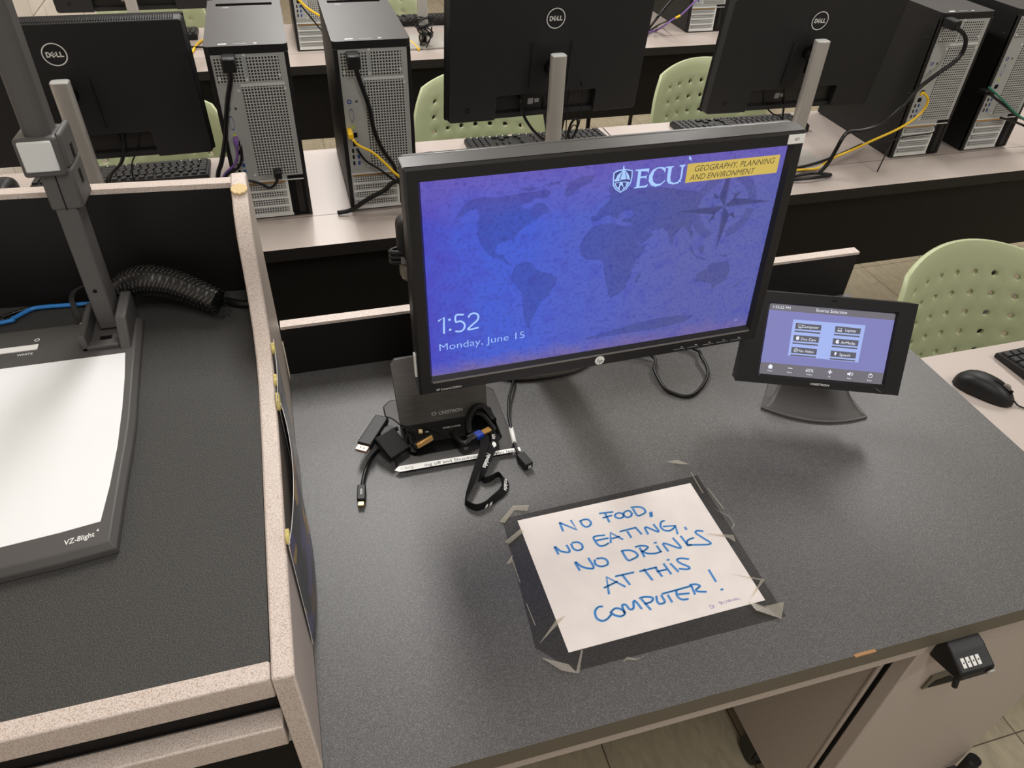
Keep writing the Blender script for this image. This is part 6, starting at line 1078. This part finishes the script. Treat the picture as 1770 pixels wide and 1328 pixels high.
c4 = [Vector(q) for q in CB['box']]; ctr_ = sum(c4, Vector()) / 4; ex_ = ((c4[1] + c4[2]) - (c4[0] + c4[3])).normalized(); ey_ = Vector((-ex_.y, ex_.x, 0)).normalized(); tiltq = Vector((0, 0, 1)) * 0.93 + ey_ * -0.36; eyy = tiltq.cross(ex_)
mb = MB(); mb.obox((ctr_.x, ctr_.y, 0.0235), ex_, eyy, tiltq, 0.0185, 0.021, 0.0062, 'black_plastic'); mb.build('body', hb_, bevel=0.0018)
mb = MB(); mb.tube([(0.060, 0.832, 0.020)] + [tuple(q) for q in CB['usbc']], 0.0031, 'cable_black', n=10); mb.build('cord', hb_)
U = [Vector(q) for q in CB['usbc_plug']]; d = (U[1] - U[0]).normalized(); sd = Vector((-d.y, d.x, 0))
mb = MB(); mb.obox((U[0] + U[1]) / 2, d, sd, (0, 0, 1), (U[1] - U[0]).length / 2, 0.0062, 0.0048, 'black_plastic'); gp = mb.build('plug_grip', hb_, bevel=0.0015)
mb = MB(); mb.obox((U[1] + U[2]) / 2 + d * 0.0005, d, sd, (0, 0, 1), 0.0038, 0.0043, 0.0016, 'gold_metal'); mb.build('plug_tip', hb_, bevel=0.0006)
mb = MB(); mb.T = frame_mat((U[0] + U[1]) / 2 + Vector((0, 0, 0.00495)), -d, -sd); mb.text('VIVIDAR', (0.0, 0, 0), 0.0032, 'print_white', w=0.012, bold=0.02) if False else mb.box(-0.0055, 0.0055, -0.0016, 0.0016, 0, 0.0001, 'print_grey'); mb.build('plug_print', gp)
tp_ = thing('thin_lead', 'thin black lead with a small cream tag above the adapters', 'cable', (0.09, 0.87, 0.03))
mb = MB(); mb.tube([tuple(q) for q in CB['thinpow']] + [(0.125, 0.866, 0.022), (0.15, 0.852, 0.014), (0.172, 0.835, 0.010)], 0.0012, 'cable_black', n=6); mb.build('cord', tp_)
mb = MB(); q = Vector(CB['thinpow'][-1]); mb.obox(q + Vector((0.006, 0.0, -0.002)), (0.97, -0.1, -0.2), (0.1, 0.97, 0.2), (0.2, -0.2, 0.96), 0.003, 0.003, 0.0015, 'putty_pale'); mb.build('cream_tag', tp_)

# lanyard ---------------------------------------------------------------------
ly = thing('lanyard', 'black lanyard strap with white lettering curling over the flip-top box edge', 'lanyard', (0.19, 0.74, 0))
Lq = [(0.205, 0.842, 0.016)] + [(x, y, z) for x, y, z in CB['lan_l']]
zl_ = [0.016, 0.017, 0.017, 0.016, 0.013, 0.009, 0.007]
P = [Vector((p[0], p[1], zl_[i])) for i, p in enumerate(Lq)]
Wv = [Vector((0.0145, 0.0, 0)), Vector((0.0145, 0, 0)), Vector((0.014, 0, 0.002)), Vector((0.0135, 0, 0.004)), Vector((0.012, 0, 0.007)), Vector((0.009, 0, 0.010)), Vector((0.003, 0.001, 0.0130))]
Bt = [Vector((p[0], p[1], 0.0068)) for p in CB['lan_b']]
P2 = Bt; W2 = [Vector((0.0, 0.001, 0.0132))] * 4 + [Vector((-0.006, 0.004, 0.0115)), Vector((-0.0095, 0.004, 0.009)), Vector((-0.0105, 0.0, 0.008)), Vector((-0.006, -0.004, 0.0115)), Vector((0, -0.002, 0.013)), Vector((0, 0, 0.013)), Vector((0, 0.001, 0.013)), Vector((0.002, 0.001, 0.0125))][:len(Bt) - 4]
Rr = [Vector(p) for p in CB['lan_r']]; zr_ = [0.010, 0.013, 0.016, 0.017, 0.016, 0.014, 0.010]
P3 = [Vector((p.x, p.y, zr_[i])) for i, p in enumerate(Rr)]
W3 = [Vector((0.008, 0.0, 0.010)), Vector((0.0130, 0.003, 0.004)), Vector((0.0142, 0.003, 0.001)), Vector((0.0142, 0.002, 0)), Vector((0.012, 0, 0)), Vector((0.011, 0, 0)), Vector((0.009, 0, 0))]
mb = MB(); mb.strap(P + P2 + P3, Wv + W2 + W3, 'lanyard_cloth', th=0.0013, sm=6); lb = mb.build('strap', ly)
mb = MB()
def on_strap(c, ux, uy, s, h, w, off=0.0016):
    ux = ux.normalized(); nrm = ux.cross(uy).normalized(); uy = nrm.cross(ux)
    mb = MB(); mb.text(s, c + nrm * off, h, 'print_white', w=w, ux=ux, uy=uy, bold=0.012, shear=0.12); mb.build('lettering', lb)
on_strap(P3[1].lerp(P3[2], 0.62), P3[1] - P3[2], W3[2], 'revolabs', 0.0075, 0.0270)
on_strap(P3[4].lerp(P3[5], 0.55), P3[4] - P3[5], W3[5], 'labs', 0.006, 0.012)
on_strap(P2[6].lerp(P2[5], 0.25), P2[5] - P2[7], -W2[6], 'volabs', 0.0075, 0.0235, 0.003)
mb = MB()
for c in (Bt[3] + Vector((0.004, -0.0015, 0)),):
    for s in (-1, 1):
        T0 = mb.T; mb.T = frame_mat(c + Vector((s * 0.0035, s * 0.0012 - 0.0009, 0)), (0.93, 0.35, 0), (0, 0, 1)); mb.poly([(-0.003, -0.004, 0), (0.002, -0.002, 0), (0.003, 0.004, 0), (-0.001, 0.003, 0)], 'print_white'); mb.T = T0
mb.build('strap_emblem', lb); mb = MB()
c = (P3[3] + P3[4]) / 2 + Vector((0, 0, 0.0012)); mb.poly([c + Vector((-0.002, -0.008, 0)), c + Vector((0.003, -0.004, 0)), c + Vector((0.0035, 0.002, 0)), c + Vector((0.0, 0.006, 0)), c + Vector((-0.003, 0.001, 0))], 'print_white')
mb.build('strap_emblem', lb)

# ------------------------------------------------------------------ taped paper sign
ps = thing('paper_sign', 'white paper sign in blue handwriting taped to the worktop', 'sign', (0.366, 0.555, 0))
mb = MB(); o_ = Vector((0.3655, 0.5547, 0)); a_ = 0.0185; MPp = frame_mat(o_ + Vector((0, 0, 0.0006)), (math.cos(a_), math.sin(a_), 0), (-math.sin(a_), math.cos(a_), 0))
hw, hh = 0.1397, 0.108
mb.T = MPp; mb.box(-hw, hw, -hh, hh, -0.00035, 0.0, 'paper'); pp = mb.build('paper', ps)
mb = MB(); mb.T = MPp
for st_ in INK:
    mb.ribbon(st_, 0.0036, 0.00012, 'ink_pale', sm=1 if len(st_) < 4 else 5)
for i, st_ in enumerate(INK):
    for dx, w in ((-0.0009, 0.0011), (0.0008, 0.0013)):
        mb.ribbon([(x + dx, y + dx * 0.3) for x, y in st_], w, 0.0002, 'ink_blue', sm=1 if len(st_) < 4 else 5)
for st_ in SIGNATURE: mb.ribbon(st_, 0.0005, 0.0002, 'ink_purple', sm=3)
mb.build('handwriting', pp)
mb = MB(); F = [(p[0], p[1]) for p in FILM]; mb.prism(F, 0.00012, 0.0002, 2, 'clear_film'); mb.build('clear_film', ps)
for i, tpz in enumerate(TAPE):
    mb = MB(); thin = i in (11, 12, 13, 14)
    c = Vector((sum(p[0] for p in tpz) / len(tpz), sum(p[1] for p in tpz) / len(tpz), 0))
    random.seed(30 + i); V = [mb.v((p[0], p[1], 0.0014 if thin else random.uniform(0.0014, 0.0065))) for p in tpz]
    if len(tpz) <= 4: mb.f(V, 'tape')
    else:
        cv = mb.v((c.x, c.y, 0.004)); 
        if i in (0, 3, 7, 8, 9, 5, 15):
            mb.f(V, 'tape')
            bmesh.ops.delete(mb.bm, geom=[cv], context='VERTS')
        else:
            for k in range(len(V)): mb.f([V[k], V[(k + 1) % len(V)], cv], 'tape')
    mb.build('tape_strip', ps, solid=0.0002)
